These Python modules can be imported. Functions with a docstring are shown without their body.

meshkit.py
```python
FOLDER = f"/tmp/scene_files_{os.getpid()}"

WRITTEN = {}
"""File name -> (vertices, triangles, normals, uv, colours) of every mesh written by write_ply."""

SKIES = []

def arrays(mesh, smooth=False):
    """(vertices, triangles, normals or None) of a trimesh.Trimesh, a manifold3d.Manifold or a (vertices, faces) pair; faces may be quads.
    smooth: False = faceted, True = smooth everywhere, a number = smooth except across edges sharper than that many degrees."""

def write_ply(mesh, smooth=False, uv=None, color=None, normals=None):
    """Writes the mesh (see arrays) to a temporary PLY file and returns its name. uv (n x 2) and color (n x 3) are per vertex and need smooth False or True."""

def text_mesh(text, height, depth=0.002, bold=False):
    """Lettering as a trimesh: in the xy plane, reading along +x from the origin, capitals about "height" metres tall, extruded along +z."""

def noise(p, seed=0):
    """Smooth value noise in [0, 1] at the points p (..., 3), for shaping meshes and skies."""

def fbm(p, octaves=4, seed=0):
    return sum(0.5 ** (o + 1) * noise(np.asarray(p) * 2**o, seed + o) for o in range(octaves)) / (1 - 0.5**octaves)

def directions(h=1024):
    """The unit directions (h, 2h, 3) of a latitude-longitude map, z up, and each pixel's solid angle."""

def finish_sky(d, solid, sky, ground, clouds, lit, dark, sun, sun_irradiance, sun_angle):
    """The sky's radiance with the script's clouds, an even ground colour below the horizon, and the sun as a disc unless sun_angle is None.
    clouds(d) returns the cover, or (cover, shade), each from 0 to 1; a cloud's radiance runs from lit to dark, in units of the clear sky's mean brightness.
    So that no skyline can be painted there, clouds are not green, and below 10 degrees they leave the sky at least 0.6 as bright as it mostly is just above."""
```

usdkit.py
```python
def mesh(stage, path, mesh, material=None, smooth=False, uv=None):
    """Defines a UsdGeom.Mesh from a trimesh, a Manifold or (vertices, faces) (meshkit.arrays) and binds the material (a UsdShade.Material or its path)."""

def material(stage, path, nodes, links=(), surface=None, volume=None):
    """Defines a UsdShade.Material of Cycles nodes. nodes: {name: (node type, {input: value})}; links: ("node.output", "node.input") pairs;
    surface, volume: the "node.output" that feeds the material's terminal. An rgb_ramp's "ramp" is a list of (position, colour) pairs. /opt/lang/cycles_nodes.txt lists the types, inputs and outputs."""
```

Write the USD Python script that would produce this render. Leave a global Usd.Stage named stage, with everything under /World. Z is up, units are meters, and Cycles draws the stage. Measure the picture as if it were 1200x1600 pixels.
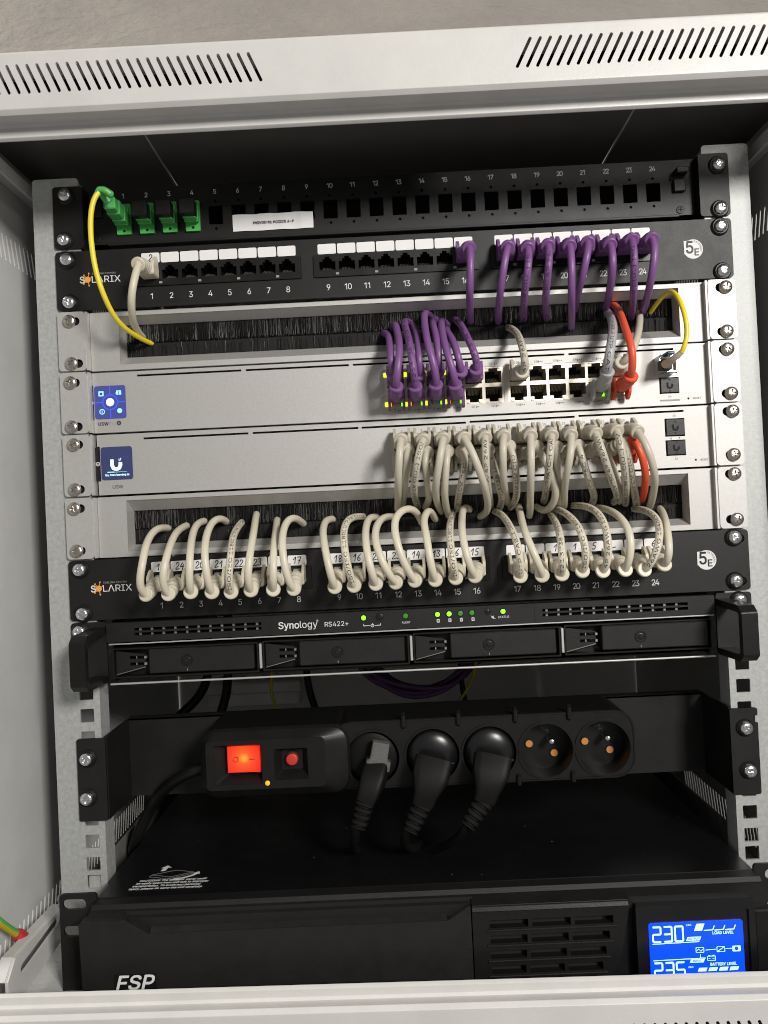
import math, random
import numpy as np, trimesh, manifold3d, usdkit, meshkit
from shapely.geometry import Polygon, LineString, Point, box as sbox
from shapely.ops import unary_union
from shapely import affinity
from pxr import Usd, UsdGeom, UsdLux, UsdShade, Gf, Sdf
random.seed(7); np.random.seed(7)
stage = Usd.Stage.CreateInMemory()
UsdGeom.SetStageUpAxis(stage, UsdGeom.Tokens.z); UsdGeom.SetStageMetersPerUnit(stage, 1.0)
UsdGeom.Xform.Define(stage, '/World'); UsdGeom.Scope.Define(stage, '/World/Looks')
MM = 0.001
# ------------------------------------------------------------------ camera (millimetres inside this script; rack front plane y = 0, z = 0 at the top unit)
CAM = np.array([-10.633, -523.486, -249.449]); ANG = (-0.0128, 0.0081, -0.0480); FPX = 1151.1
def _rot(rx, ry, rz):
    cx, sx, cy, sy, cz, sz = math.cos(rx), math.sin(rx), math.cos(ry), math.sin(ry), math.cos(rz), math.sin(rz)
    return (np.array([[cz, -sz, 0], [sz, cz, 0], [0, 0, 1]]) @ np.array([[cy, 0, sy], [0, 1, 0], [-sy, 0, cy]])
            @ np.array([[1, 0, 0], [0, cx, -sx], [0, sx, cx]]))
RC = _rot(*ANG) @ np.array([[1, 0, 0], [0, 0, -1], [0, 1, 0.0]])
def at(px, py, v, axis=1):
    'the point of the plane y (axis 1), x (0) or z (2) = v that a measured picture position belongs to'
    d = RC.T @ np.array([(px - 600) / FPX, (py - 800) / FPX, 1.0])
    return CAM + (v - CAM[axis]) / d[axis] * d
cam = UsdGeom.Camera.Define(stage, '/World/camera')
cam.CreateHorizontalApertureAttr(36.0); cam.CreateVerticalApertureAttr(48.0)
cam.CreateFocalLengthAttr(36.0 * FPX / 1200); cam.CreateClippingRangeAttr(Gf.Vec2f(0.01, 100))
_m = np.eye(4); _m[0, :3] = RC[0]; _m[1, :3] = -RC[1]; _m[2, :3] = -RC[2]; _m[3, :3] = CAM * MM
cam.AddTransformOp().Set(Gf.Matrix4d(*_m.ravel().tolist()))
cam.CreateExposureAttr(0.0)
# ------------------------------------------------------------------ light: one room lamp above right in front, its bounce as a weak even surround
def rect_light(name, pos, target, w, h, inten, col):
    l = UsdLux.RectLight.Define(stage, '/World/' + name)
    l.CreateWidthAttr(w); l.CreateHeightAttr(h); l.CreateIntensityAttr(inten); l.CreateColorAttr(Gf.Vec3f(*col))
    p, t = np.array(pos, float), np.array(target, float)
    z = (p - t) / np.linalg.norm(p - t); x = np.cross([0, 0, 1], z); x /= np.linalg.norm(x); y = np.cross(z, x)
    m = np.eye(4); m[0, :3], m[1, :3], m[2, :3], m[3, :3] = x, y, z, p
    l.AddTransformOp().Set(Gf.Matrix4d(*m.ravel().tolist()))
    return l
rect_light('ceiling_lamp', (0.84, -1.52, 0.40), (0, 0, -0.25), 0.36, 0.36, 84.0, (1.0, 0.965, 0.92))
rect_light('second_lamp', (-1.7, -0.12, 0.9), (-0.75, 0.47, -0.5), 0.5, 0.5, 34.0, (1.0, 0.965, 0.915))
dome = UsdLux.DomeLight.Define(stage, '/World/room_light'); dome.CreateIntensityAttr(0.082); dome.CreateColorAttr(Gf.Vec3f(1.0, 0.975, 0.94))
# ------------------------------------------------------------------ materials
M = {}
def mat(name, col, rough=0.5, metal=0.0, bump=0, bscale=900, var=0, vscale=40, spec=0.5, emit=None, estr=0, coat=0, sss=0, aniso=None, bdist=.0004):
    n = {'p': ('principled_bsdf', {'base_color': col, 'roughness': rough, 'metallic': metal, 'specular_ior_level': spec, 'coat_weight': coat, 'coat_roughness': .2})}
    links = []
    if emit: n['p'][1].update(emission_color=emit, emission_strength=estr)
    if bump or var:
        n['g'] = ('geometry', {}); src = 'g.position'
        if aniso:
            n['mp'] = ('mapping', {'scale': aniso}); links.append(('g.position', 'mp.vector')); src = 'mp.vector'
    if bump:
        n['nz'] = ('noise_texture', {'scale': bscale, 'detail': 3.0, 'roughness': .6}); n['b'] = ('bump', {'strength': bump, 'distance': bdist})
        links += [(src, 'nz.vector'), ('nz.fac', 'b.height'), ('b.normal', 'p.normal')]
    if var:
        n['nv'] = ('noise_texture', {'scale': vscale, 'detail': 5.0, 'roughness': .65})
        n['r'] = ('rgb_ramp', {'ramp': [(.3, tuple(c * (1 - var) for c in col)), (.7, tuple(min(1, c * (1 + var)) for c in col))]})
        n['rr'] = ('map_range', {'from_min': .3, 'from_max': .7, 'to_min': rough * (1 - .5 * var), 'to_max': min(1, rough * (1 + .5 * var)), 'clamp': True})
        links += [(src, 'nv.vector'), ('nv.fac', 'r.fac'), ('r.color', 'p.base_color'), ('nv.fac', 'rr.value'), ('rr.result', 'p.roughness')]
    M[name] = usdkit.material(stage, '/World/Looks/' + name, n, links, surface='p.BSDF')
mat('white_paint', (.585, .575, .555), .38, bump=.25, bscale=700, var=.05, vscale=25)
mat('side_paint', (.56, .56, .55), .45, bump=.2, bscale=700, var=.06, vscale=20)
mat('back_paint', (.76, .75, .72), .5, var=.04, vscale=15)
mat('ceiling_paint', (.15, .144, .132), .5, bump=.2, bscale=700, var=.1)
mat('plaster', (.30, .275, .245), .7, bump=1.0, bscale=75, var=.1, vscale=12, bdist=.004, aniso=(.6, 1, 1.5))
mat('zinc', (.44, .45, .44), .55, .35, bump=.5, bscale=1200, var=.15, vscale=330)
mat('zinc_dark', (.33, .33, .32), .45, .6, bump=.3, bscale=900, var=.2, vscale=90)
mat('black_steel', (.0085, .0083, .008), .45, bump=.35, bscale=2200, var=.15, vscale=60, spec=.36)
mat('black_plastic', (.0085, .0083, .008), .36, bump=.25, bscale=1800, var=.15, vscale=90, spec=.3)
mat('black_grain', (.0105, .0102, .0098), .48, bump=.4, bscale=1300, var=.15, vscale=70, spec=.36)
mat('black_gloss', (.005, .005, .0056), .3, bump=.1, bscale=1500, var=.15, vscale=30)
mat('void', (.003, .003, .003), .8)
mat('silver', (.49, .483, .465), .52, .5, bump=.3, bscale=2600, var=.05, vscale=500)
mat('silver_ear', (.51, .503, .485), .5, .45, bump=.25, bscale=2600, var=.05, vscale=300)
mat('port_metal', (.62, .57, .48), .35, .7, var=.08, vscale=200)
mat('chrome', (.78, .79, .80), .2, 1.0, bump=.5, bscale=700, var=.14, vscale=300)
mat('nickel', (.55, .51, .46), .26, 1.0, bump=.4, bscale=700, var=.15, vscale=300)
mat('purple', (.20, .085, .25), .42, bump=.12, bscale=900, var=.08, vscale=60)
mat('beige', (.53, .49, .40), .42, bump=.12, bscale=900, var=.05, vscale=60)
mat('beige_warm', (.63, .58, .465), .4, bump=.12, bscale=900, var=.05, vscale=60)
mat('grey_cord', (.40, .40, .40), .42, bump=.12, bscale=900, var=.05)
mat('orange', (.74, .095, .04), .42, bump=.12, bscale=900, var=.07)
mat('yellow', (.82, .66, .03), .38, var=.05)
mat('green', (.085, .42, .105), .38, bump=.1, bscale=900, var=.06)
mat('red', (.45, .02, .03), .4)
mat('white_label', (.80, .79, .78), .55, var=.03)
mat('print_white', (.72, .72, .71), .6)
mat('print_grey', (.30, .30, .30), .6)
mat('print_black', (.02, .02, .02), .6)
mat('print_orange', (.80, .36, .05), .6)
mat('ink', (.012, .012, .02), .5)
mat('contact', (.35, .30, .22), .35, .6)
mat('copper', (.80, .34, .10), .35, .5)
mat('bristle', (.018, .017, .016), .4, spec=.6)
mat('bristle_light', (.26, .25, .24), .4, spec=.7)
mat('red_button', (.55, .035, .02), .45)
mat('blue_tab', (.02, .06, .15), .4)
mat('room_wall', (.5, .48, .44), .8, var=.05)
def emi(name, col, s): mat(name, tuple(min(.8, c * .5) for c in col), .35, emit=col, estr=s)
mat('plug_black', (.0055, .0054, .0052), .5, bump=.3, bscale=1800, var=.15, vscale=90, spec=.16)
emi('led_green', (.28, 1.0, .03), 1.5); emi('led_dim', (.05, .30, .015), .45); emi('led_yellow', (.85, 1.0, .03), 1.3); emi('led_orange', (1.0, .35, .02), 1.2)
emi('screen_blue', (.055, .068, .27), .7); emi('screen_navy', (.035, .045, .13), .65); emi('screen_line', (.03, .10, 1.0), 1.1); emi('screen_white', (.62, .92, 1.0), 1.15); emi('screen_icon', (.30, .70, .95), 1.0)
emi('lcd_blue', (.0, .06, 1.0), 1.1); emi('lcd_white', (.50, .80, 1.0), 1.25); emi('rocker_red', (1.0, .045, .01), .75); emi('rocker_glow', (1.0, .30, .01), 1.3)
# ------------------------------------------------------------------ mesh helpers (mm)
cat = trimesh.util.concatenate
def tm(v, f): return trimesh.Trimesh(np.asarray(v, float), np.asarray(f), process=False)
def bx(x0, x1, y0, y1, z0, z1, c=0.0):
    if c <= 0:
        b = trimesh.creation.box(extents=(x1 - x0, y1 - y0, z1 - z0)); b.apply_translation(((x0 + x1) / 2, (y0 + y1) / 2, (z0 + z1) / 2)); return b
    v = []
    for x, sx in ((x0, 1), (x1, -1)):
        for y, sy in ((y0, 1), (y1, -1)):
            for z, sz in ((z0, 1), (z1, -1)):
                v += [(x + sx * c, y + sy * c, z), (x + sx * c, y, z + sz * c), (x, y + sy * c, z + sz * c)]
    return trimesh.convex.convex_hull(np.array(v))
def polys(s): return [g for g in getattr(s, 'geoms', [s]) if g.area > 1e-6]
def plate(s, y0, y1):
    'a shape in the (x, z) plane as a plate from y0 to y1'
    out = []
    for g in polys(s):
        m = trimesh.creation.extrude_polygon(g, y1 - y0, engine='earcut'); v = m.vertices
        out.append(tm(np.stack([v[:, 0], y1 - v[:, 2], v[:, 1]], 1), m.faces))
    return cat(out)
def xprof(s, x0, x1):
    'a shape in the (y, z) plane extruded from x0 to x1'
    out = []
    for g in polys(s):
        m = trimesh.creation.extrude_polygon(g, x1 - x0, engine='earcut'); v = m.vertices
        out.append(tm(np.stack([x0 + v[:, 2], v[:, 0], v[:, 1]], 1), m.faces))
    return cat(out)
def hplate(s, z0, z1):
    out = []
    for g in polys(s):
        m = trimesh.creation.extrude_polygon(g, z1 - z0, engine='earcut'); m.apply_translation((0, 0, z0)); out.append(m)
    return cat(out)
def rr(x0, x1, z0, z1, r): return sbox(min(x0, x1) + r, min(z0, z1) + r, max(x0, x1) - r, max(z0, z1) - r).buffer(r, quad_segs=4) if r > 0 else sbox(x0, z0, x1, z1)
def disc(x, z, r, n=8): return Point(x, z).buffer(r, quad_segs=n)
def frame_at(t, ref=(0, 1, 0)):
    t = t / np.linalg.norm(t); n = np.cross(t, ref)
    if np.linalg.norm(n) < 1e-3: n = np.cross(t, (1, 0, 0))
    n /= np.linalg.norm(n); return t, n, np.cross(t, n)
def tube(P, r, n=12, caps=True):
    P = np.asarray(P, float); k = len(P); r = np.broadcast_to(np.asarray(r, float), (k,))
    T = np.gradient(P, axis=0); T /= np.linalg.norm(T, axis=1, keepdims=True) + 1e-12
    _, N, _ = frame_at(T[0]); V = []; a = np.arange(n) * 2 * math.pi / n
    for i in range(k):
        N = N - T[i] * (N @ T[i]); N /= np.linalg.norm(N); B_ = np.cross(T[i], N)
        V.append(P[i] + r[i] * (np.cos(a)[:, None] * N + np.sin(a)[:, None] * B_))
    V = np.concatenate(V); i_, j_ = np.meshgrid(np.arange(k - 1), np.arange(n), indexing='ij'); p = (i_ * n + j_).ravel(); q = (i_ * n + (j_ + 1) % n).ravel()
    F = [np.c_[p, q, q + n], np.c_[p, q + n, p + n]]
    if caps:
        c0, c1 = len(V), len(V) + 1; V = np.vstack([V, P[:1], P[-1:]]); j = np.arange(n); j1 = (j + 1) % n
        F += [np.c_[np.full(n, c0), j1, j], np.c_[np.full(n, c1), (k - 1) * n + j, (k - 1) * n + j1]]
    return tm(V, np.concatenate(F))
def loft(P, W, D, n=20, e=3.0, side=(1, 0, 0)):
    'superellipse sections of half width W (along side) and half depth D along the path P'
    P = np.asarray(P, float); T = np.gradient(P, axis=0); V = []; a = np.arange(n) * 2 * math.pi / n
    ca, sa = np.cos(a), np.sin(a); ex = np.sign(ca) * abs(ca) ** (2 / e); ey = np.sign(sa) * abs(sa) ** (2 / e)
    for i in range(len(P)):
        t = T[i] / np.linalg.norm(T[i]); s_ = np.array(side, float); s_ = s_ - t * (s_ @ t); s_ /= np.linalg.norm(s_); d = np.cross(t, s_)
        V.append(P[i] + W[i] * ex[:, None] * s_ + D[i] * ey[:, None] * d)
    V = np.concatenate(V); F = []; k = len(P)
    for i in range(k - 1):
        for j in range(n):
            p, q = i * n + j, i * n + (j + 1) % n; F += [(p, q, q + n), (p, q + n, p + n)]
    c0, c1 = len(V), len(V) + 1; V = np.vstack([V, P[:1], P[-1:]])
    for j in range(n): F += [(c0, (j + 1) % n, j), (c1, (k - 1) * n + j, (k - 1) * n + (j + 1) % n)]
    return tm(V, F)
def spline(P, n=40):
    from scipy.interpolate import PchipInterpolator, CubicSpline
    P = np.asarray(P, float); s = np.concatenate([[0], np.cumsum(np.linalg.norm(np.diff(P, axis=0), axis=1) ** .6)])
    return CubicSpline(s, P)(np.linspace(0, s[-1], n))
def ycyl(x, z, r, y0, y1, n=24, dome=0):
    prof = [(0, 0), (r, 0), (r, y1 - y0 - dome)] + [(r * math.cos(t), (y1 - y0 - dome) + dome * math.sin(t)) for t in np.linspace(.25, 1.45, 5) if dome] + [(0, y1 - y0)]
    m = trimesh.creation.revolve(np.array(prof), sections=n); v = m.vertices
    return tm(np.stack([x + v[:, 0], y1 - v[:, 2], z + v[:, 1]], 1), m.faces)     # its domed end points to -y
_tc = {}
def tmesh(s, h, depth, bold=False):
    k = (s, bold)
    if k not in _tc: _tc[k] = meshkit.text_mesh(s, 10.0, 1.0, bold)
    m = _tc[k]; return tm(np.asarray(m.vertices) * (h / 10.0, h / 10.0, depth), m.faces)
def text(s, h, x, z, y, sx=1.0, bold=False, shear=0.0, align=.5, depth=.12, up=None):
    'lettering on a plane facing the viewer, its base line at z, in front of y'
    m = tmesh(s, h, depth, bold); v = m.vertices.copy(); v[:, 0] = v[:, 0] * sx + shear * v[:, 1]
    v[:, 0] -= v[:, 0].min() + (v[:, 0].max() - v[:, 0].min()) * align
    return tm(np.stack([x + v[:, 0], y - v[:, 2], z + v[:, 1]], 1), m.faces)
def number(s, h, x, z, y, bold=False, depth=.12):
    'plain figures: the one is a stem with a flag'
    w = .62 * h; out = []; x0 = x - w * len(s) / 2; t = h * (.15 if bold else .115)
    for i, ch in enumerate(s):
        c = x0 + w * (i + .5)
        if ch == '1': out.append(plate(unary_union([sbox(c + .02 * h, z, c + .02 * h + t, z + h), Polygon([(c + .02 * h + t, z + h), (c + .02 * h - .01, z + h), (c - .26 * h, z + .8 * h), (c - .26 * h, z + .8 * h - t), (c + .02 * h + t, z + h - t)])]), y - depth, y))
        else: out.append(text(ch, h, c, z, y, bold=bold, depth=depth, sx=.95))
    return cat(out)
def man(m):
    m = trimesh.Trimesh(m.vertices, m.faces, process=True)
    return manifold3d.Manifold(manifold3d.Mesh(np.asarray(m.vertices, np.float32), np.asarray(m.faces, np.uint32)))
def untrim(M_): k = M_.to_mesh(); return tm(k.vert_properties[:, :3], k.tri_verts)
# ------------------------------------------------------------------ scene helpers
used, ORG = {}, {}
def numbered(parent, name):
    k = (parent, name); used[k] = used.get(k, -1) + 1
    return f'{parent}/{name}' if used[k] == 0 else f'{parent}/{name}_{used[k]:03d}'
def data(p, label=None, category=None, group=None, kind=None):
    for k, v in (('label', label), ('category', category), ('group', group), ('kind', kind)):
        if v: p.SetCustomDataByKey(k, v)
def thing(name, label, category, org, group=None):
    path = numbered('/World', name); x = UsdGeom.Xform.Define(stage, path); ORG[path] = np.array(org, float)
    x.AddTranslateOp().Set(Gf.Vec3d(*(ORG[path] * MM).tolist())); data(x.GetPrim(), label, category, group); return path
TINY = {'contact', 'shield_tab', 'clip_mark', 'vent_bridge', 'grille_clip', 'grip_rib'}
def part(parent, name, mesh, m, smooth=30, label=None, kind=None):
    if name in TINY: kind = 'stuff'
    if isinstance(mesh, (list, tuple)): mesh = cat(mesh)
    path = numbered(parent, name); top = '/'.join(parent.split('/')[:3]); o = ORG.get(top, np.zeros(3))
    p = usdkit.mesh(stage, path, tm((mesh.vertices - o) * MM, mesh.faces), M[m], smooth=smooth).GetPrim()
    data(p, label, kind=kind); return path
def single(name, mesh, m, label=None, category=None, group=None, kind=None, smooth=30):
    if isinstance(mesh, (list, tuple)): mesh = cat(mesh)
    p = usdkit.mesh(stage, numbered('/World', name), tm(mesh.vertices * MM, mesh.faces), M[m], smooth=smooth).GetPrim(); data(p, label, category, group, kind)
# ------------------------------------------------------------------ setting: the room wall behind the cabinet
single('wall', bx(-1900, 1900, 470, 500, -1500, 1900), 'plaster', kind='structure')
# ------------------------------------------------------------------ the cabinet
cab = thing('rack_cabinet', 'white steel wall rack cabinet, open at the front, holding all the equipment', 'rack cabinet', (0, 200, -640))
YF, YL = -90.0, -74.0                                        # outer face and inner lip of the front frame
ft, fb, lt, lb = at(600, 52, YF)[2], at(600, 143, YF)[2], at(600, 168, YL)[2], at(600, 189, YL)[2]
zt, zs = ft - 2.0, fb + 3.0
slots = []
for k in range(34):
    a, b = at(388, 85, YF), at(408, 126, YF); d = -6.0 * k
    slots.append(LineString([(a[0] + d, a[2]), (b[0] + d, b[2])]).buffer(.95, quad_segs=3))
    a, b = at(828, 61, YF), at(808, 105, YF); d = 6.0 * k
    slots.append(LineString([(a[0] + d, a[2]), (b[0] + d, b[2])]).buffer(.95, quad_segs=3))
slots = [s for s in slots if -290 < s.centroid.x < 290]
face = plate(sbox(-300, zs, 300, zt).difference(unary_union(slots)), YF - .8, YF + .8)
low = LineString([(YF, zs), (YF, fb + 1), (YF + 2, fb - 1), (YL - 2, lt + 1), (YL, lt - 1), (YL, lb + 1.6), (YL + 1.5, lb + .8), (YL + 2.5, lb + 2)]).buffer(.8, quad_segs=3, cap_style='flat')
roof = LineString([(YF, zt), (YF, ft - 1), (YF + 1.5, ft + .5), (YF + 5.8, ft + 1)]).buffer(.8, quad_segs=3, cap_style='flat')
part(cab, 'top_frame', [face, xprof(low, -300, 300), xprof(roof, -300, 300)], 'white_paint')
ZC = 33.0
gaps = [LineString([at(*q, ZC, 2)[:2] + d for q, d in zip(pp_, ((0, -14), (0, 90)))]) for pp_ in (((225, 208), (275, 290)), ((992, 168), (942, 258)))]
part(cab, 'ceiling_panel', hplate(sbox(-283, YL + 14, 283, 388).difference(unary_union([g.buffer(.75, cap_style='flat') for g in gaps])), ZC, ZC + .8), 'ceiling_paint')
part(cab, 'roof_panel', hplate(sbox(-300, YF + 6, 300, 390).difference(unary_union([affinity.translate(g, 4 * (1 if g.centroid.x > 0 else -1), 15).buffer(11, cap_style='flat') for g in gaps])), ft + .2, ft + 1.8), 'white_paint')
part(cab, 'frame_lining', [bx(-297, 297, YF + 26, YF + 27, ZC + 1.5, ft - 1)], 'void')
for p0, p1 in (((225, 208), (275, 290)), ((992, 168), (942, 258))):
    a, b = at(*p0, ZC, 2), at(*p1, ZC, 2); d = (b - a) / np.linalg.norm(b - a); a = a - d * 12; b = b + d * 90
    part(cab, 'ceiling_seam', tube([a + (0, 0, .2), b + (0, 0, .2)], .85, 8), 'white_paint', label='thin pale seam running back across the dark ceiling')
# bottom frame, mirrored
bt, bs, bf = at(600, 1532, YL)[2], at(600, 1553, YL)[2], at(600, 1574, YF)[2]
slots = []
for k in range(40):
    a, b = at(1137, 1586, YF), at(1146, 1610, YF); d = -6.05 * k + 36
    slots.append(LineString([(a[0] + d, a[2]), (a[0] + d + 8, a[2] - 17)]).buffer(.95, quad_segs=3))
    slots.append(LineString([(-a[0] - d - 24, a[2]), (-a[0] - d - 32, a[2] - 17)]).buffer(.95, quad_segs=3))
slots = [s for s in slots if 62 < abs(s.centroid.x) < 290]
face = plate(sbox(-300, bf - 34, 300, bf - 3).difference(unary_union(slots)), YF - .8, YF + .8)
low = LineString([(YF, bf - 3), (YF, bf - 1), (YF + 2, bf + .6), (YL - 2, bs - 1), (YL, bs + 1), (YL, bt - 2.6), (YL + 1.5, bt - 1.8), (YL + 2.5, bt - 3)]).buffer(.8, quad_segs=3, cap_style='flat')
bfm = cat([face, xprof(low, -300, 300)]); bfm.vertices[:, 2] += -.0131 * bfm.vertices[:, 0] - 1.5
part(cab, 'bottom_frame', bfm, 'white_paint')
ZB = bt - 22
part(cab, 'floor_panel', bx(-283, 283, YL + 14, 388, ZB - 1.2, ZB), 'side_paint')
part(cab, 'bottom_lining', bx(-297, 297, YF + 14, YF + 15, bf - 34, bf - 15), 'void')
# side panels with two rows of slanted vents
XS = 283.0
for s in (-1, 1):
    holes = []
    zt1 = 22.0
    for k in range(46):
        y = -38 + 6.3 * k
        holes.append(LineString([(y, -27.0), (y + 4.5, -44.5)]).buffer(.95, quad_segs=3))
        holes.append(LineString([(y + 4.5, -518.5), (y, -537.0)]).buffer(.95, quad_segs=3))
    sp = sbox(YL + 14, ZB, 388, ft - .5).difference(unary_union(holes))
    part(cab, 'side_panel', xprof(sp, s * XS - .6, s * XS + .6), 'side_paint')
    y0 = YL + 14
    part(cab, 'side_brace', [bx(*sorted((s * 282, s * 267)), y0, 380, 10.5, 12), bx(*sorted((s * 265.5, s * 267)), y0, 380, 2.5, 12)], 'side_paint')
    part(cab, 'side_brace', [bx(*sorted((s * 282, s * 262)), 40, 380, -547, -545), bx(*sorted((s * 262, s * 260.5)), 40, 380, -556, -545)], 'zinc_dark')
part(cab, 'back_panel', bx(-284, 284, 389, 390, ZB, ft), 'back_paint')
# mounting rails with square holes
for s in (-1, 1):
    xi, xo = s * 223.0, s * 256.0
    hs = []
    for u in range(14):
        for h in (6.35, 22.25, 38.1):
            z = -u * 44.45 - h + .6
            if z > -600: hs.append(rr(s * 232.5 - 4.9, s * 232.5 + 4.9, z - 4.75, z + 4.75, .7))
    fl = rr(min(xi, xo), max(xi, xo), -612, 7.2, 2.5).difference(unary_union(hs))
    out = min(xo - s * .7, xo + s * .7), max(xo - s * .7, xo + s * .7)
    rail = part(cab, 'mounting_rail', [plate(fl, 0, 1.6), bx(*sorted((xo - s * 1.6, xo)), 1.6, 34, -612, 4), bx(*sorted((xi, xi + s * 1.6)), 1.6, 16, -612, 4)], 'zinc')
part(cab, 'cage_nut', plate(rr(-236.8, -227.6, -500.2, -491.2, 1), 1.7, 4), 'zinc')
# shelf runner at the lower left, seen edge-on past the rail
XB = -262.0
pts = [at(*q, XB, 0)[1:] for q in ((98, 1414), (22, 1497), (10, 1536), (12, 1562), (30, 1562), (98, 1464))]
sl = [at(*q, XB, 0)[1:] for q in ((87, 1440), (34, 1512))]
rp = Polygon(pts).difference(LineString(sl).buffer(3.2, quad_segs=4))
part(cab, 'shelf_runner', [xprof(rp, XB - 1, XB + 1), xprof(LineString([pts[0], pts[1], pts[2]]).buffer(.8, cap_style='flat'), XB - 8, XB - 1)], 'white_paint')
for yy in (9, 15):
    q = at(80, 1432, XB, 0); part(cab, 'runner_bolt', tube([(XB - 8, yy + 16, q[2] - 2), (XB - 1, yy + 16, q[2] - 2)], 3.2, 8), 'zinc')
# support rails under the power unit on the right and left
for s in (-1, 1):
    part(cab, 'shelf_rail', [bx(*sorted((s * 236, s * 238)), 30, 380, -517, -493), bx(*sorted((s * 205, s * 236)), 30, 380, -595, -593)], 'zinc_dark')
# ------------------------------------------------------------------ screws
def cross_cut(x, z, y, w, L, ang, depth):
    a = bx(-L, L, -depth, 1, -w, w); b = bx(-w, w, -depth, 1, -L, L)
    m = cat([a, b]); m.apply_transform(trimesh.transformations.rotation_matrix(ang, (0, 1, 0))); m.apply_translation((x, y, z)); return m
_sc = {}
def screw(parent, x, z, y, m='chrome', washer=True, r=4.55):
    'pan head with a cross recess, its head standing out from y towards the viewer'
    key = round(r, 2)
    if key in _sc: return place_screw(parent, x, z, y, m, washer, _sc[key].copy())
    prof = [(0, 0), (r, 0)] + [(r * math.cos(t) ** .6, .9 + 2.2 * math.sin(t)) for t in np.linspace(.02, 1.5, 7)] + [(0, 3.1)]
    h = trimesh.creation.revolve(np.array(prof), sections=20); v = h.vertices
    hd = man(tm(np.stack([v[:, 0], -v[:, 2], v[:, 1]], 1), h.faces))
    for a in (bx(-2.5, 2.5, -4, -1.6, -.55, .55), bx(-.55, .55, -4, -1.6, -2.5, 2.5)):
        hd = hd - man(a)
    _sc[key] = untrim(hd); place_screw(parent, x, z, y, m, washer, _sc[key].copy())
def place_screw(parent, x, z, y, m, washer, hd):
    ang = random.uniform(0, 1.57); hd.apply_transform(trimesh.transformations.rotation_matrix(ang, (0, 1, 0))); hd.apply_translation((x, y - (1.6 if washer else 0), z))
    s_ = part(parent, 'screw', hd, m, smooth=35)
    part(s_, 'recess', plate(disc(x, z, 2.3), y - (1.6 if washer else 0) - 1.3, y - (1.6 if washer else 0) - 1.0), 'void')
    if washer:
        pr_ = np.array([(0, 0), (6.3, 0), (6.3, .7), (5.2, 1.9), (0, 1.9)]); w = trimesh.creation.revolve(pr_, sections=24); v = w.vertices
        part(s_, 'washer', tm(np.stack([x + v[:, 0], y - v[:, 2], z + v[:, 1]], 1), w.faces), 'black_plastic')
def screws4(parent, pix, y, **k):
    for q in pix:
        p = at(*q, y - 4); screw(parent, p[0], p[2], y, **k)
# ------------------------------------------------------------------ fibre panel, topmost
YFP = 6.0
fp = thing('fibre_panel', 'black steel fibre panel with 24 square cutouts, topmost in the rack', 'fibre panel', (0, 6, -43))
holes = []
px0, pw = -126.3, 16.64
portx = [px0 + pw * (i - 4) for i in range(24)]
for i, x in enumerate(portx):
    holes += [rr(x - 5.1, x + 5.1, -15.4, -28.8, .5), disc(x, -12.0, 1.0, 4), disc(x, -31.9, 1.0, 4)]
fpoly = rr(-217.5, 219, -39.5, .6, 1.2).difference(unary_union(holes))
part(fp, 'face_plate', [plate(fpoly, YFP, YFP + 1.5), bx(-217, 219, YFP + .02, YFP + 60, -.4, .55), bx(-205, 207, YFP - 2.2, YFP + 40, -41.4, -39.6, .4)], 'black_steel')
part(fp, 'inner_tray', bx(-216, 218, YFP + 28, YFP + 29, -39, 0), 'void')
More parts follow.
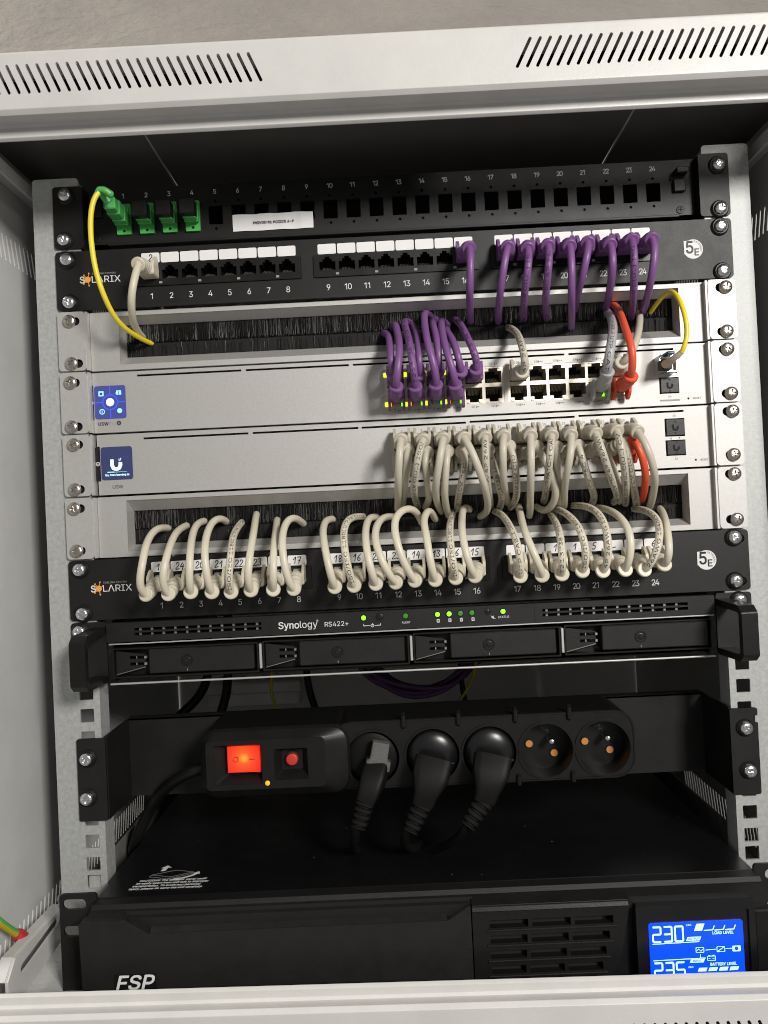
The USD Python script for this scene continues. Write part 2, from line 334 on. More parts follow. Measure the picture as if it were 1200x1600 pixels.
for s in (-1, 1):
    x0, x1 = sorted((s * 219.6, s * 240.8))
    part(fp, 'bracket', [plate(rr(x0, x1, -44.2, .3, 2.2), -2, -.2), bx(*sorted((s * 219.6, s * 221.2)), -.2, 60, -44, 0)], 'black_steel')
for i, x in enumerate(portx):
    part(fp, 'port_number', number(str(i + 1), 3.4, x, -6.6, YFP), 'print_white')
screws4(fp, [(99, 303), (98, 373), (1124, 254), (1128, 323)], -2)
for q in ((1063, 328), (152, 373)):
    p = at(*q, YFP); part(fp, 'small_screw', ycyl(p[0], p[2], 2.9, YFP - .7, YFP, 16, .3), 'black_steel'); part(fp, 'screw_slot', [bx(p[0] - 1.6, p[0] + 1.6, YFP - .78, YFP - .6, p[2] - .35, p[2] + .35), bx(p[0] - .35, p[0] + .35, YFP - .8, YFP - .6, p[2] - 1.6, p[2] + 1.6)], 'void')
for q in ((1061, 281), (150, 322)):
    p = at(*q, YFP - 2); x, z = p[0], p[2]
    part(fp, 'latch', [bx(x - 4.2, x + 4.2, YFP - 3, YFP, z - 8.5, z + .5, .6), bx(x - 3.2, x + 5.2, YFP - 7, YFP, z + 3.2, z + 7.6, .6)], 'black_plastic'); part(fp, 'latch_gap', bx(x - 6, x + 3.5, YFP - 1.2, YFP, z + .6, z + 3.1), 'void')
# four green couplers, three with dark dust caps
where = ['first', 'second', 'third', 'fourth']
for i in range(4):
    x = portx[i] + .3; zc = -22.0
    lab = 'green fibre coupler in port 1, holding the yellow cord' if i == 0 else f'green coupler with black dust cap, {where[i]} from the left in the top panel'
    c = thing('fibre_coupler', lab, 'fibre coupler', (x, YFP, -34), 'green fibre couplers in the top panel')
    fl = rr(x - 5.2, x + 5.2, -33.6, -11.5, .8).difference(disc(x, -31.0, 1.15, 4))
    part(c, 'flange', plate(fl, YFP - 2.0, YFP), 'green')
    part(c, 'flange_hole', plate(disc(x, -31, 1.2, 4), YFP - .3, YFP - .1), 'void')
    part(c, 'body', bx(x - 4.6, x + 4.6, YFP - 13, YFP - 2, -28.2, -16.4, .5), 'green')
    part(c, 'body_rib', bx(x - 5.0, x + 5.0, YFP - 7, YFP - 5.4, -28.6, -16.0, .3), 'green')
    if i:
        part(c, 'dust_cap', bx(x - 5.3, x + 5.3, YFP - 19.5, YFP - 10.0, -27.6, -17.0, .8), 'black_plastic')
# paper strip label
lt_ = at(363, 335, YFP - .5); lb_ = at(490, 357, YFP - .5)
lab = thing('paper_label', 'white printed paper strip stuck under ports 6 to 9 of the top panel', 'label', (-85, YFP, -36))
v = []; n = 14
for j in range(n + 1):
    x = lt_[0] + (lb_[0] - lt_[0]) * j / n; yy = YFP - .35 - .5 * math.sin(j * .9) ** 2 * (j / n)
    v += [(x, yy, -22.9 - .1 * j / n + .25 * math.sin(j * 1.3)), (x, yy, -35.0 + .15 * math.sin(j))]
f = []
for j in range(n): f += [(2 * j, 2 * j + 1, 2 * j + 3), (2 * j, 2 * j + 3, 2 * j + 2)]
vb = np.array(v); vt = vb.copy(); vt[:, 1] += .15; nn = len(vb); f2 = [(a + nn, c_ + nn, b + nn) for a, b, c_ in f]
edge = [0] + [2 * j for j in range(1, n + 1)] + [2 * j + 1 for j in range(n, -1, -1)]
for a, b in zip(edge, edge[1:] + edge[:1]): f2 += [(a, b, b + nn), (a, b + nn, a + nn)]
part(lab, 'strip', tm(np.vstack([vb, vt]), f + f2), 'white_label', smooth=False)
part(lab, 'lettering', text('PRIVOD R1 POZICE 6-9', 1.75, -84.5, -30.4, YFP - .95, sx=1.05, bold=True), 'print_black')
# ------------------------------------------------------------------ copper patch panels
GX = [-172.5, -46.6, 79.2]; PP = 13.88
def port_xz(panel, n):
    g, i = divmod(n - 1, 8); return (GX[g] + PP * i + (0 if panel == 1 else -2.6), -64.8 if panel == 1 else -285.0)
def jack_shape(x, z):
    return unary_union([sbox(x - 5.7, z - 4.6, x + 5.7, z + 1.6), sbox(x - 3.3, z + 1.4, x + 3.3, z + 3.4), sbox(x - 1.7, z + 3.2, x + 1.7, z + 5.0)])
def sun_logo(parent, x, z, y):
    part(parent, 'logo_letters', text('S', 4.6, x - 10.9, z - 2.3, y, bold=True), 'print_white')
    part(parent, 'logo_letters', text('L\u039bRIX', 4.6, x - 4.0, z - 2.3, y, sx=1.12, align=0), 'print_white')
    sx_ = x - 7.0; rays = []
    for d, L in ((78, 4.6), (128, 4.2), (172, 3.2), (225, 4.2), (282, 4.4), (30, 3.4)):
        a = math.radians(d); e = (sx_ + L * math.cos(a), z + L * math.sin(a)); rays += [LineString([(sx_, z), e]).buffer(.2), disc(*e, .55, 4)]
    part(parent, 'logo_sun', plate(unary_union([disc(sx_, z, 2.15)] + rays), y - .16, y), 'print_orange')
    part(parent, 'logo_letters', text('CABLING SYSTEM', 1.2, x + 4.6, z + 3.5, y, sx=1.15), 'print_grey')
def badge(parent, x, z, y):
    sh = disc(x, z, 6.9).union(rr(x - 6.9, x + 1, z - 3.5, z + 6.0, 1)).intersection(sbox(x - 6.4, z - 7, x + 7, z + 7))
    part(parent, 'badge', plate(sh, y - .14, y), 'print_white')
    part(parent, 'badge_figure', [text('5', 8.4, x - 2.4, z - 2.8, y - .15, bold=True, sx=.9), text('E', 4.8, x + 2.4, z - 4.6, y - .15, bold=True)], 'black_steel')
    ms = []
    for k, ch in enumerate('CATEGORY'):
        a = math.radians(78 - 13.5 * k); m = text(ch, 1.25, 0, 0, 0); m.apply_transform(trimesh.transformations.rotation_matrix(-(a - math.pi / 2), (0, 1, 0))); m.apply_translation((x + 4.9 * math.cos(a), y - .15, z + 4.9 * math.sin(a))); ms.append(m)
    part(parent, 'badge_figure', ms, 'black_steel')
hand = {1: '19', 2: '24', 3: '20', 4: '21', 5: '22', 6: '23', 8: '17', 9: '18', 10: '16', 11: '22', 12: '23', 13: '14', 14: '13', 15: '26', 16: '15', 19: '1', 20: '1', 21: '5', 22: '-', 24: '6'}
def hand_text(s, x, z, y):
    'figures drawn with a marker pen'
    G = {'0': [[(0, .5), (.15, .9), (.4, 1), (.6, .75), (.55, .3), (.3, 0), (.08, .15), (0, .5)]], '1': [[(.05, .6), (.45, 1), (.35, 0)]], '2': [[(.05, .75), (.25, 1), (.5, .85), (.4, .5), (0, .02), (.6, .05)]],
         '3': [[(.05, .85), (.3, 1), (.5, .8), (.25, .55), (.5, .3), (.3, 0), (.0, .15)]], '4': [[(.35, 1), (0, .4), (.6, .42)], [(.5, .75), (.4, -.1)]], '5': [[(.6, 1), (.2, .97), (.1, .6), (.4, .58), (.5, .25), (.25, 0), (0, .1)]],
         '6': [[(.5, 1), (.15, .6), (.05, .2), (.3, 0), (.5, .25), (.25, .45), (.07, .25)]], '7': [[(.0, .95), (.6, 1), (.25, 0)], [(.15, .5), (.5, .52)]], '8': [[(.3, .5), (.05, .75), (.3, 1), (.5, .75), (.1, .25), (.3, 0), (.5, .25), (.3, .5)]],
         '9': [[(.5, .75), (.25, .55), (.07, .75), (.3, 1), (.5, .75), (.35, 0)]], '-': [[(0, .1), (.5, .2)]]}
    out = []; w = 3.1; x0 = x - w * len(s) / 2 + .3
    for i, ch in enumerate(s):
        for st in G[ch]:
            a = np.array(st) * (4.0, 4.6); a[:, 0] += x0 + i * w + .12 * a[:, 1]; a[:, 1] += z - 2.3 + random.uniform(-.2, .2)
            if len(a) > 3: a = spline(np.c_[a, np.zeros(len(a))], 14)[:, :2]
            out.append(LineString(a).buffer(.3, quad_segs=2))
    return plate(unary_union(out), y - .1, y)
def patch_panel(k, label, zt, zb, zl, zn, xo, lx, lz, bxp, pix):
    P = thing('patch_panel', label, 'patch panel', (0, 0, zb), 'black 24 port patch panels')
    cut = [rr(GX[g] - 10.0 + xo, GX[g] + 7 * PP + 10.0 + xo, zl - 20.4, zl - 4.4, .6) for g in range(3)]
    tab = sbox(-240, zb, 240, zb + .9).difference(sbox(-175, zb - 1, 185, zb + .9))
    slots_ = [rr(s * 233 - 5, s * 233 + 5, z - 3, z + 3, 2.9) for s in (-1, 1) for z in (zt - 6.3, zb + 6.3)]
    part(P, 'face_plate', [plate(rr(-240.6, 240.6, zb, zt, 2.6).difference(unary_union(cut + slots_)), -2, -.3)], 'black_steel')
    for g in range(3):
        xs = [GX[g] + PP * i + xo for i in range(8)]; zc = port_xz(k, 1)[1]
        body = rr(xs[0] - 9.8, xs[-1] + 9.8, zl - 20.2, zl - 4.6, .5).difference(unary_union([jack_shape(x, zc) for x in xs]))
        b = part(P, 'jack_block', plate(body, -3.2, 12), 'black_plastic')
        part(b, 'jack_back', bx(xs[0] - 9.5, xs[-1] + 9.5, 9.5, 10.5, zl - 20, zl - 5), 'void')
        part(b, 'contact', [tube([(x - 3.6 + 1.02 * q, -1.0, zc - 4.2), (x - 3.6 + 1.02 * q, 6, zc + .2)], .22, 4) for x in xs for q in range(8)], 'contact')
        part(b, 'clip_mark', [bx(x + PP / 2 - 1.1, x + PP / 2 + 1.1, -3.5, -3.1, zl - 18.9, zl - 17.4) for x in xs[0:7:2]], 'print_grey')
    for n in range(1, 25):
        x, z = port_xz(k, n)
        f = part(P, 'label_field', plate(rr(x - 6.5, x + 6.5, zl - 3.65, zl + 3.55, 1.1), -2.35, -2), 'white_label')
        if k == 2 and n in hand: part(f, 'handwriting', hand_text(hand[n], x + random.uniform(-.6, .6), zl, -2.37), 'ink')
        if k == 1 and n == 1: part(f, 'handwriting', hand_text('2', x, zl, -2.37), 'ink')
        part(P, 'port_number', number(str(n), 4.1, x, zn - 2.1, -2), 'print_white' if k == 1 else 'print_white')
    sun_logo(P, lx, lz, -2); badge(P, bxp, lz, -2)
    screws4(P, pix, -2); return P
patch_panel(1, 'upper black copper patch panel with blank white label fields, second from the top', -46.4, -88.6, -53.9, -81.2, 0, -211, -67.2, 212.8, [(102, 404), (106, 471), (1128, 351), (1132, 421)])
patch_panel(2, 'lower black copper patch panel with handwritten labels and a row of beige cords', -267.0, -309.6, -273.9, -301.4, -2.6, -212.5, -287.4, 210.5, [(122, 891), (127, 960), (1150, 840), (1152, 908)])
# ------------------------------------------------------------------ brush panels
def ears(P, zt, zb, y, pix):
    for s, q2 in ((-1, pix[:2]), (1, pix[2:])):
        x0, x1 = sorted((s * 221.2, s * 240.6)); sc = [at(*q, y - 3) for q in q2]
        hs = []
        for p in sc:
            e = random.uniform(2.2, 4.6), random.uniform(0, .8); e = e if s > 0 else e[::-1]
            hs.append(LineString([(p[0] - e[0], p[2]), (p[0] + e[1], p[2])]).buffer(3.1, quad_segs=5))
        hs = unary_union(hs)
        part(P, 'ear', [plate(rr(x0, x1, zb + .3, zt - .3, 2.6).difference(hs), y - 2, y), bx(*sorted((s * 219.6, s * 221.3)), y - 1.4, 40, zb + .5, zt - .5)], 'silver_ear')
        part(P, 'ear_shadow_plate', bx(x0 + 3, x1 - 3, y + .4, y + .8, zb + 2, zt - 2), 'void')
        for p in sc: screw(P, p[0], p[2], y - 2, 'nickel', False, 4.7)
def brush_panel(label, zt, zb, wt, wb, it, ib, pix):
    P = thing('brush_panel', label, 'brush panel', (0, 2, zb), 'silver cable brush panels')
    o = (-198.8, 202.4, wb, wt); i_ = (-200.2 + 3, 204.5 - 3, ib, it); y0, y1 = 2.0, 12.0
    part(P, 'face_plate', plate(rr(-219.4, 223.6, zb + .3, zt - .3, .8).difference(sbox(o[0], o[2], o[1], o[3])), y0, y0 + 1.2), 'silver')
    oc = [(o[0], y0 + .6, o[2]), (o[1], y0 + .6, o[2]), (o[1], y0 + .6, o[3]), (o[0], y0 + .6, o[3])]; ic = [(i_[0], y1, i_[2]), (i_[1], y1, i_[2]), (i_[1], y1, i_[3]), (i_[0], y1, i_[3])]
    v, f = oc + ic, []
    for a in range(4): b = (a + 1) % 4; f += [(a, b, b + 4), (a, b + 4, a + 4)]
    m = tm(v, f); m2 = tm(np.array(v) + [[0, 1.2, 0]], [t[::-1] for t in f]); part(P, 'window_bevel', [m, m2], 'silver', smooth=False)
    part(P, 'housing', [bx(-219.2, 223.4, 3.2, 40, zt - .6, zt - .35), bx(-219.2, 223.4, 3.2, 40, zb + .35, zb + .6)], 'silver')
    part(P, 'brush_backing', bx(i_[0] - 4, i_[1] + 4, 22, 23, ib - 4, it + 4), 'void')
    mid = it + (ib - it) * .52; rng = np.random.RandomState(int(-zt))
    part(P, 'brush_holder', [bx(i_[0] - 4, i_[1] + 4, 15.5, 17, mid - 1, it + 3), bx(i_[0] - 4, i_[1] + 4, 14.5, 16, ib - 3, mid - 1.2)], 'void')
    for lite in (0, 1):
        n = 4200 if not lite else 1500; V, F = [], []
        xs = rng.uniform(i_[0], i_[1], n); dens = meshkit.fbm(np.c_[xs / 14, np.zeros(n), np.full(n, zt)], 3)
        for x, d in zip(xs, dens):
            if lite and d < .40: continue
            upper = rng.rand() < (.96 if lite else .9)
            z0, z1 = (it + 1, mid + rng.uniform(-.6, .9)) if upper else (ib - 1, mid - 1.5 + rng.uniform(-3, .6))
            if lite and rng.rand() < .5: z0 = z1 + (z0 - z1) * rng.uniform(.4, 1)
            lean = rng.normal(0, .45 + .9 * (rng.rand() < .08)); w = (.10 + .08 * rng.rand()) if not lite else (.045 + .05 * rng.rand()); y = 13.2 + rng.uniform(0, 1.6) + (0 if upper else .6)
            k = len(V); V += [(x - w, y, z0), (x + w, y, z0), (x + lean + w, y - rng.uniform(0, .8), z1), (x + lean - w, y, z1), (x, y - .25, z0), (x + lean, y - .5, z1)]
            F += [(k, k + 4, k + 5), (k, k + 5, k + 3), (k + 4, k + 1, k + 2), (k + 4, k + 2, k + 5)]
        part(P, 'bristles', tm(V, F), 'bristle_light' if lite else 'bristle', smooth=False, kind='stuff')
    ears(P, zt, zb, -1, pix); return P
brush_panel('upper silver brush panel with purple cords entering it, just above the port switches', -89.6, -132.3, -93.0, -128.0, -97.2, -121.0, [(108, 502), (112, 568), (1134, 448), (1136, 517)])
brush_panel('lower silver brush panel filled with beige cords, just below the switches', -222.3, -266.2, -225.6, -262.2, -233.0, -257.6, [(116, 795), (120, 861), (1148, 740), (1152, 811)])
# ------------------------------------------------------------------ switches
S1X = [-2.2, 11.9, 25.9, 39.8, 53.5, 67.6, 85.4, 99.5, 113.3, 127.4, 141.2, 155.6]; S2X = [x + 2.6 for x in S1X]
def sw_port(sw, n):
    c, r = divmod(n - 1, 2); x = (S1X if sw == 1 else S2X)[c]; return (x, (-149.0 if sw == 1 else -194.2) - (13.2 if r else 0), r)
def u_mark(x, z, s):
    return LineString([(x - s, z + s * 1.2), (x - s, z - .2 * s), (x - .7 * s, z - .9 * s), (x, z - 1.2 * s), (x + .7 * s, z - .9 * s), (x + s, z - .2 * s), (x + s, z + .5 * s)]).buffer(.42 * s, cap_style='flat')
def switch(k, label, zt, zb, xs, slots, pix):
    P = thing('network_switch', label, 'network switch', (0, 2, zb), 'silver 24 port rack switches'); y = 2.0
    X = S1X if k == 1 else S2X; zr = sw_port(k, 1)[1], sw_port(k, 2)[1]
    blocks = [(X[0] - 8.0, X[5] + 7.6), (X[6] - 7.6, X[11] + 7.6)]; bz = (zr[1] - 6.4, zr[0] + 6.4)
    sfx = (185.4, 199.4) if k == 1 else (187.7, 201.8); sfz = [(-155.0, -143.4), (-168.2, -156.6)] if k == 1 else [(-198.9, -186.0), (-212.6, -201.4)]
    cut = [sbox(b[0], bz[0], b[1], bz[1]) for b in blocks] + [LineString([(a, z), (b, z)]).buffer(.72, cap_style='flat') for a, b, z in slots] + [sbox(sfx[0], a, sfx[1], b) for a, b in sfz]
    rx = 205.5 if k == 1 else 208.5; rz = -172.3 if k == 1 else -216.3
    cut.append(disc(rx, rz, .75, 4))
    part(P, 'face_plate', plate(rr(xs[0], xs[1], zb + .5, zt - .5, .6).difference(unary_union(cut)), y, y + 1.4), 'silver')
    part(P, 'chassis', [bx(xs[0] + 1, xs[1] - 1, y + 1.5, 200, zt - 1.2, zt - .7), bx(xs[0] + 1, xs[1] - 1, y + 1.5, 200, zb + .7, zb + 1.2)], 'silver')
    part(P, 'inner_dark', bx(xs[0] + 1, xs[1] - 1, y + 15, y + 16, zb + 1.3, zt - 1.3), 'void')
    part(P, 'vent_dark', [bx(a - 1, b + 1, y + 2.2, y + 2.5, z - 1.5, z + 1.5) for a, b, z in slots], 'void')
    for (b0, b1), cols in zip(blocks, (X[:6], X[6:])):
        ports = []
        for c in cols:
            for r in (0, 1):
                s_ = 1 if r == 0 else -1; z = zr[r]
                ports.append(unary_union([sbox(c - 5.9, z - 5.2, c + 5.9, z + 3.2) if s_ > 0 else sbox(c - 5.9, z - 3.2, c + 5.9, z + 5.2), sbox(c - 3.2, min(z, z + s_ * 5.3), c + 3.2, max(z, z + s_ * 5.3))]))
        blk = part(P, 'port_block', plate(sbox(b0, bz[0], b1, bz[1]).difference(unary_union(ports)), y + .5, y + 14), 'port_metal')
        part(blk, 'contact', [tube([(c - 3.6 + 1.02 * q, y + 2.5, zr[r] - (4.9 if r == 0 else -4.9)), (c - 3.6 + 1.02 * q, y + 8, zr[r] - (1 if r == 0 else -1))], .24, 4) for c in cols for r in (0, 1) for q in range(8)], 'contact')
        part(blk, 'shield_tab', [bx(c + q - .9, c + q + .9, y - .2, y + .6, zr[r] + (5.0 if r == 0 else -6.0), zr[r] + (6.0 if r == 0 else -5.0)) for c in cols for r in (0, 1) for q in (-4.4, 4.4)], 'port_metal')
    for c, x in enumerate(X):
        for r in (0, 1):
            part(P, 'port_number', [text(str(2 * c + 1 + r), 1.5, x - (1.2 if k == 1 else 0), (bz[1] + 1.3) if r == 0 else bz[0] - 2.9, y)] + ([text('\u03d5' + ('+' if c < 6 else '++'), 1.5, x + 2.0, (bz[1] + 1.3) if r == 0 else bz[0] - 2.9, y)] if k == 1 else []), 'print_black')
    # left: pill, screen
    sx0, sx1, sz0, sz1 = (-218.4, -195.9, -166.6, -142.8) if k == 1 else (-215.5, -193.0, -210.5, -186.8)
    pill = rr(sx0 - 4.1, sx0 + 3, sz0 - .6, sz1 + .6, 1.6).intersection(sbox(sx0 - 5, sz0 - 2, sx0 - .6, sz1 + 2))
    part(P, 'pill', plate(pill, y - .25, y), 'black_plastic'); cx = sx0 - 2.3; cz = (sz0 + sz1) / 2
    part(P, 'pill_mark', plate(disc(cx, cz, 1.5).difference(disc(cx, cz, 1.05)).union(sbox(cx - .7, cz - .2, cx + .7, cz + .2)), y - .35, y - .25), 'print_white')
    scr = part(P, 'screen', plate(rr(sx0, sx1, sz0, sz1, 1.8), y - .3, y), 'screen_blue' if k == 1 else 'screen_navy'); mx, mz, e = (sx0 + sx1) / 2, (sz0 + sz1) / 2, y - .3
    if k == 1:
        ring = disc(mx, mz, 5.6).difference(disc(mx, mz, 5.0))
        lines = [sbox(sx0 + .6, mz - .28, mx - 5.2, mz + .28), sbox(mx + 5.2, mz - .28, sx1 - .3, mz + .28), sbox(mx - .28, sz0 + .3, mx + .28, mz - 5.2), sbox(mx - .28, mz + 5.2, mx + .28, sz1 - .6)]
        part(scr, 'screen_lines', plate(unary_union([ring] + lines), e - .12, e), 'screen_line'); part(scr, 'screen_dot', plate(disc(mx, mz, 2.9), e - .12, e), 'screen_white')
        ic = [rr(mx - 8.2, mx - 4.4, mz + 4.5, mz + 8.2, .5).difference(disc(mx - 6.3, mz + 6.2, 1.0, 4)), rr(mx + 4.6, mx + 8.2, mz + 5.0, mz + 8.2, .4).union(disc(mx + 5.2, mz + 6.2, 1.0, 4)).difference(LineString([(mx + 6.4, mz + 5.2), (mx + 6.4, mz + 7.4)]).buffer(.25)),
              disc(mx - 6.0, mz - 6.6, 2.0, 5).difference(disc(mx - 6.0, mz - 6.6, 1.4, 5)).union(sbox(mx - 6.25, mz - 7.6, mx - 5.75, mz - 5.6)), disc(mx + 6.6, mz - 6.4, 1.8, 5)]
        for s_ in ic: part(scr, 'screen_icon', plate(s_, e - .12, e), 'screen_icon')
        part(P, 'model_text', text('USW', 2.4, mx - 5.6, sz0 - 4.6, y, bold=True), 'print_black'); part(P, 'model_text', text('Pro', 2.4, mx + 1.0, sz0 - 4.6, y), 'print_grey')
        part(P, 'model_text', plate(disc(mx + 5.6, sz0 - 3.3, 1.6, 5).difference(unary_union([sbox(mx + 5.4, sz0 - 4.3, mx + 5.8, sz0 - 2.3), sbox(mx + 4.6, sz0 - 3.5, mx + 6.6, sz0 - 3.1)])), y - .12, y), 'print_black')
    else:
        part(scr, 'screen_glow', plate(rr(sx0 + 1.6, sx1 - 1.6, sz0 + 1.6, sz1 - 1.6, 1), e - .1, e), 'screen_navy')
        um = u_mark(mx - .4, mz - .8, 3.0).union(unary_union([sbox(mx + 1.6 + .9 * a, mz + 1.4 + .9 * b, mx + 2.2 + .9 * a, mz + 2.0 + .9 * b) for a, b in ((0, 0), (1, .6), (1.2, 1.8), (-.2, 1.2))]))
        part(scr, 'screen_logo', plate(um, e - .22, e - .1), 'screen_white')
        part(scr, 'screen_bar', plate(unary_union([sbox(mx - 7, sz0 + 5.2, mx - 2, sz0 + 5.9), sbox(mx - 2, sz0 + 5.4, mx + 7, sz0 + 5.65)]), e - .22, e - .1), 'screen_icon')
        part(scr, 'screen_text', text('Go, from learning to', 1.35, mx, sz0 + 2.9, e - .1, bold=True), 'screen_white')
        part(P, 'model_text', text('USW', 2.4, mx, sz0 - 6.2, y), 'print_black')
    # module cages
    for j, (a, b) in enumerate(sfz):
        if k == 1 and j == 0:
            part(P, 'module_cage', plate(sbox(sfx[0], a, sfx[1], b).difference(sbox(sfx[0] + .7, a + .7, sfx[1] - .7, b - .7)), y - .6, y + 14), 'port_metal'); continue
        pl = part(P, 'module_plug', bx(sfx[0] + .4, sfx[1] - .4, y - 1.2, y + 9, a + .4, b - .4, .5), 'black_plastic'); um = u_mark((sfx[0] + sfx[1]) / 2, (a + b) / 2, 1.7)
        mx2, mz2 = (sfx[0] + sfx[1]) / 2, (a + b) / 2
        part(pl, 'plug_mark', plate(unary_union([um, Polygon([(mx2 - 1, mz2 + 3.6), (mx2 + 1, mz2 + 3.6), (mx2, mz2 + 4.6)]), Polygon([(mx2 - 1, mz2 - 3.8), (mx2 + 1, mz2 - 3.8), (mx2, mz2 - 4.8)])]), y - 1.3, y - 1.18), 'void')
    mx2 = (sfx[0] + sfx[1]) / 2
    part(P, 'cage_text', text('26', 1.4, mx2, sfz[1][0] - 2.8, y), 'print_black')
    if k == 2: part(P, 'cage_text', text('25', 1.4, mx2, sfz[0][1] + 1.2, y), 'print_black'); part(P, 'cage_arrows', [plate(Polygon([(mx2 - 3.6, -200.8), (mx2 - 2.4, -200.8), (mx2 - 3, -199.6)]), y - .1, y), plate(Polygon([(mx2 + 3.6, -199.6), (mx2 + 2.4, -199.6), (mx2 + 3, -200.8)]), y - .1, y)], 'print_black')
    else: part(P, 'grey_strip', plate(sbox(sfx[0], -173.6, sfx[1], -172.4), y - .1, y), 'print_grey')
    part(P, 'reset_text', text('RESET', 1.35, rx + 6.2, rz - .7, y), 'print_black'); part(P, 'reset_hole', bx(rx - 1, rx + 1, y + 1.5, y + 3, rz - 1, rz + 1), 'void')
    ears(P, zt, zb, -1, pix); return P
sw1 = switch(1, 'upper silver network switch with the blue button screen and purple cords', -132.8, -177.0, (-219.4, 220.0), [(-187.2, -112.2, -136.5), (-108.9, -35, -136.5), (-32, 42.5, -136.5), (46, 119, -136.5), (122, 196.5, -136.5)], [(110, 598), (112, 667), (1137, 545), (1143, 614)])
sw2 = switch(2, 'lower silver network switch with a U logo screen and 24 cords plugged in', -177.4, -221.6, (-218.0, 221.6), [(-184.5, -109.2, -181.8), (-106, -30.3, -181.8), (-28, 46.6, -181.8), (49.3, 124.2, -181.4), (126.9, 201.6, -181.0)], [(115, 695), (117, 765), (1145, 642), (1147, 710)])
for q, m in [((602, 586), 'led_yellow'), ((633, 585), 'led_yellow'), ((664.5, 583), 'led_yellow'), ((695.5, 581.5), 'led_yellow'), ((727, 580), 'led_yellow'), ((604.5, 632), 'led_yellow'), ((634, 631.5), 'led_yellow'), ((662, 630), 'led_yellow'), ((667, 629.5), 'led_yellow'), ((697.5, 627.5), 'led_yellow')]:
    p = at(*q, 1.5); part(sw1, 'port_light', bx(p[0] - 1.35, p[0] + 1.35, 1.2, 2.6, p[2] - 1.5, p[2] + 1.5, .3), m)
for c, (ma, mb) in {0: ('led_orange', 'led_green'), 1: ('led_orange', 'led_green'), 2: ('led_dim', 'led_green'), 3: ('led_orange', 'led_green'), 10: (None, 'led_green'), 11: ('led_yellow', None)}.items():
    x, z, r = sw_port(1, 2 * c + 2)
    for s, m in ((-1, ma), (1, mb)):
        if m: part(sw1, 'port_light', [bx(x + s * 4.2 - .9, x + s * 4.2 + .9, 1.0, 2.6, z - 5.6, z - 1.0, .3), bx(x + min(0, s * 5), x + max(0, s * 5), 1.0, 2.6, z - 1.4, z - .2)], m)
p = at(1034, 570, 1); part(sw1, 'port_light', bx(p[0] - 1.6, p[0] + 1.6, -.8, 2.6, p[2] - .9, p[2] + .9, .3), 'led_green')
# ------------------------------------------------------------------ disk station
NZ1, NZ0, NY = -311.6, -355.6, -4.0
nas = thing('storage_server', 'black four bay storage server with green lights and side handles, under the lower patch panel', 'storage server', (0, 0, NZ0))
part(nas, 'chassis', [bx(-215, 214.5, 10, 320, NZ1 - .6, NZ1), bx(-215, 214.5, 16, 320, NZ0, NZ0 + .8), bx(-215, -214, 8, 320, NZ0, NZ1), bx(213.5, 214.5, 8, 320, NZ0, NZ1)], 'black_steel')
part(nas, 'bottom_edge', tube([(-213, NY - .2, NZ0 + .6), (212.5, NY - .2, NZ0 + 1.0)], .75, 8), 'silver'); part(nas, 'upper_edge', tube([(-213, NY - .4, NZ1 - 15.4), (212.5, NY - .4, NZ1 - 14.4)], .5, 8), 'zinc')
v0, v1 = NZ1 - 4.6, NZ1 - 9.9
vents = [sbox(a, zz - 1.0, b, zz + 1.0) for a, b in ((-195, -105), (93, 195)) for zz in (NZ1 - 5.6, NZ1 - 8.9)]
bez = rr(-214.8, 213.6, NZ1 - 14.2, NZ1 - .5, 1).difference(unary_union(vents))
bezm = part(nas, 'front_bezel', plate(bez, NY, NY + 6), 'black_grain'); part(nas, 'bezel_back', bx(-213, 212, NY + 6.5, NY + 7, NZ1 - 13, NZ1 - 1), 'void')
for a, b in ((-195, -105), (93, 195)):
    n = int((b - a) / 8.3)
    part(bezm, 'vent_bridge', [bx(a + 3.5 + 8.3 * i - .8, a + 3.5 + 8.3 * i + .8, NY + 2.4, NY + 4, NZ1 - 10.2, NZ1 - 4.3) for i in range(n + 1)], 'zinc_dark')
for x in (-98.0, 87.5): part(bezm, 'bezel_joint', bx(x - .3, x + .3, NY - .08, NY + .1, NZ1 - 14, NZ1 - .8), 'void')
part(bezm, 'brand_text', [text('Syno', 4.7, -93.0, NZ1 - 10.0, NY, bold=True, align=0, sx=.98), text('logy', 4.7, -93.0 + np.ptp(text('Syno', 4.7, 0, 0, 0, bold=True, sx=.98).vertices[:, 0]) + .5, NZ1 - 10.0, NY, align=0, sx=.98), text('\u00ae', 1.8, -66.2, NZ1 - 6.6, NY, align=0)], 'print_white')
part(bezm, 'model_text', text('RS422+', 3.3, -52.0, NZ1 - 9.9, NY), 'print_white')
def nas_led(x, z, m, r=1.75):
    part(nas, 'light_ring', plate(disc(x, z, r + .7).difference(disc(x, z, r)), NY - .25, NY), 'void'); part(nas, 'status_light', ycyl(x, z, r, NY - .15, NY + .4, 16, .2), m)
for x, m in ((-32.8, 'led_green'), (-3.2, 'led_dim'), (19.3, 'led_green'), (27.5, 'led_green'), (35.4, 'led_dim'), (43.5, 'led_dim'), (65.4, 'led_green')): nas_led(x, NZ1 - 5.0, m)
part(nas, 'power_button', ycyl(-21.5, NZ1 - 4.9, 2.5, NY - .6, NY, 20, .3), 'black_gloss'); part(nas, 'button_ring', plate(disc(-21.5, NZ1 - 4.9, 3.1).difference(disc(-21.5, NZ1 - 4.9, 2.55)), NY - .2, NY), 'void')
part(nas, 'mute_button', plate(disc(54.6, NZ1 - 4.6, 2.4).difference(disc(54.6, NZ1 - 4.6, 1.5)), NY - .4, NY), 'void'); part(nas, 'button_face', ycyl(54.6, NZ1 - 4.6, 1.4, NY - .3, NY, 12, .2), 'black_gloss')
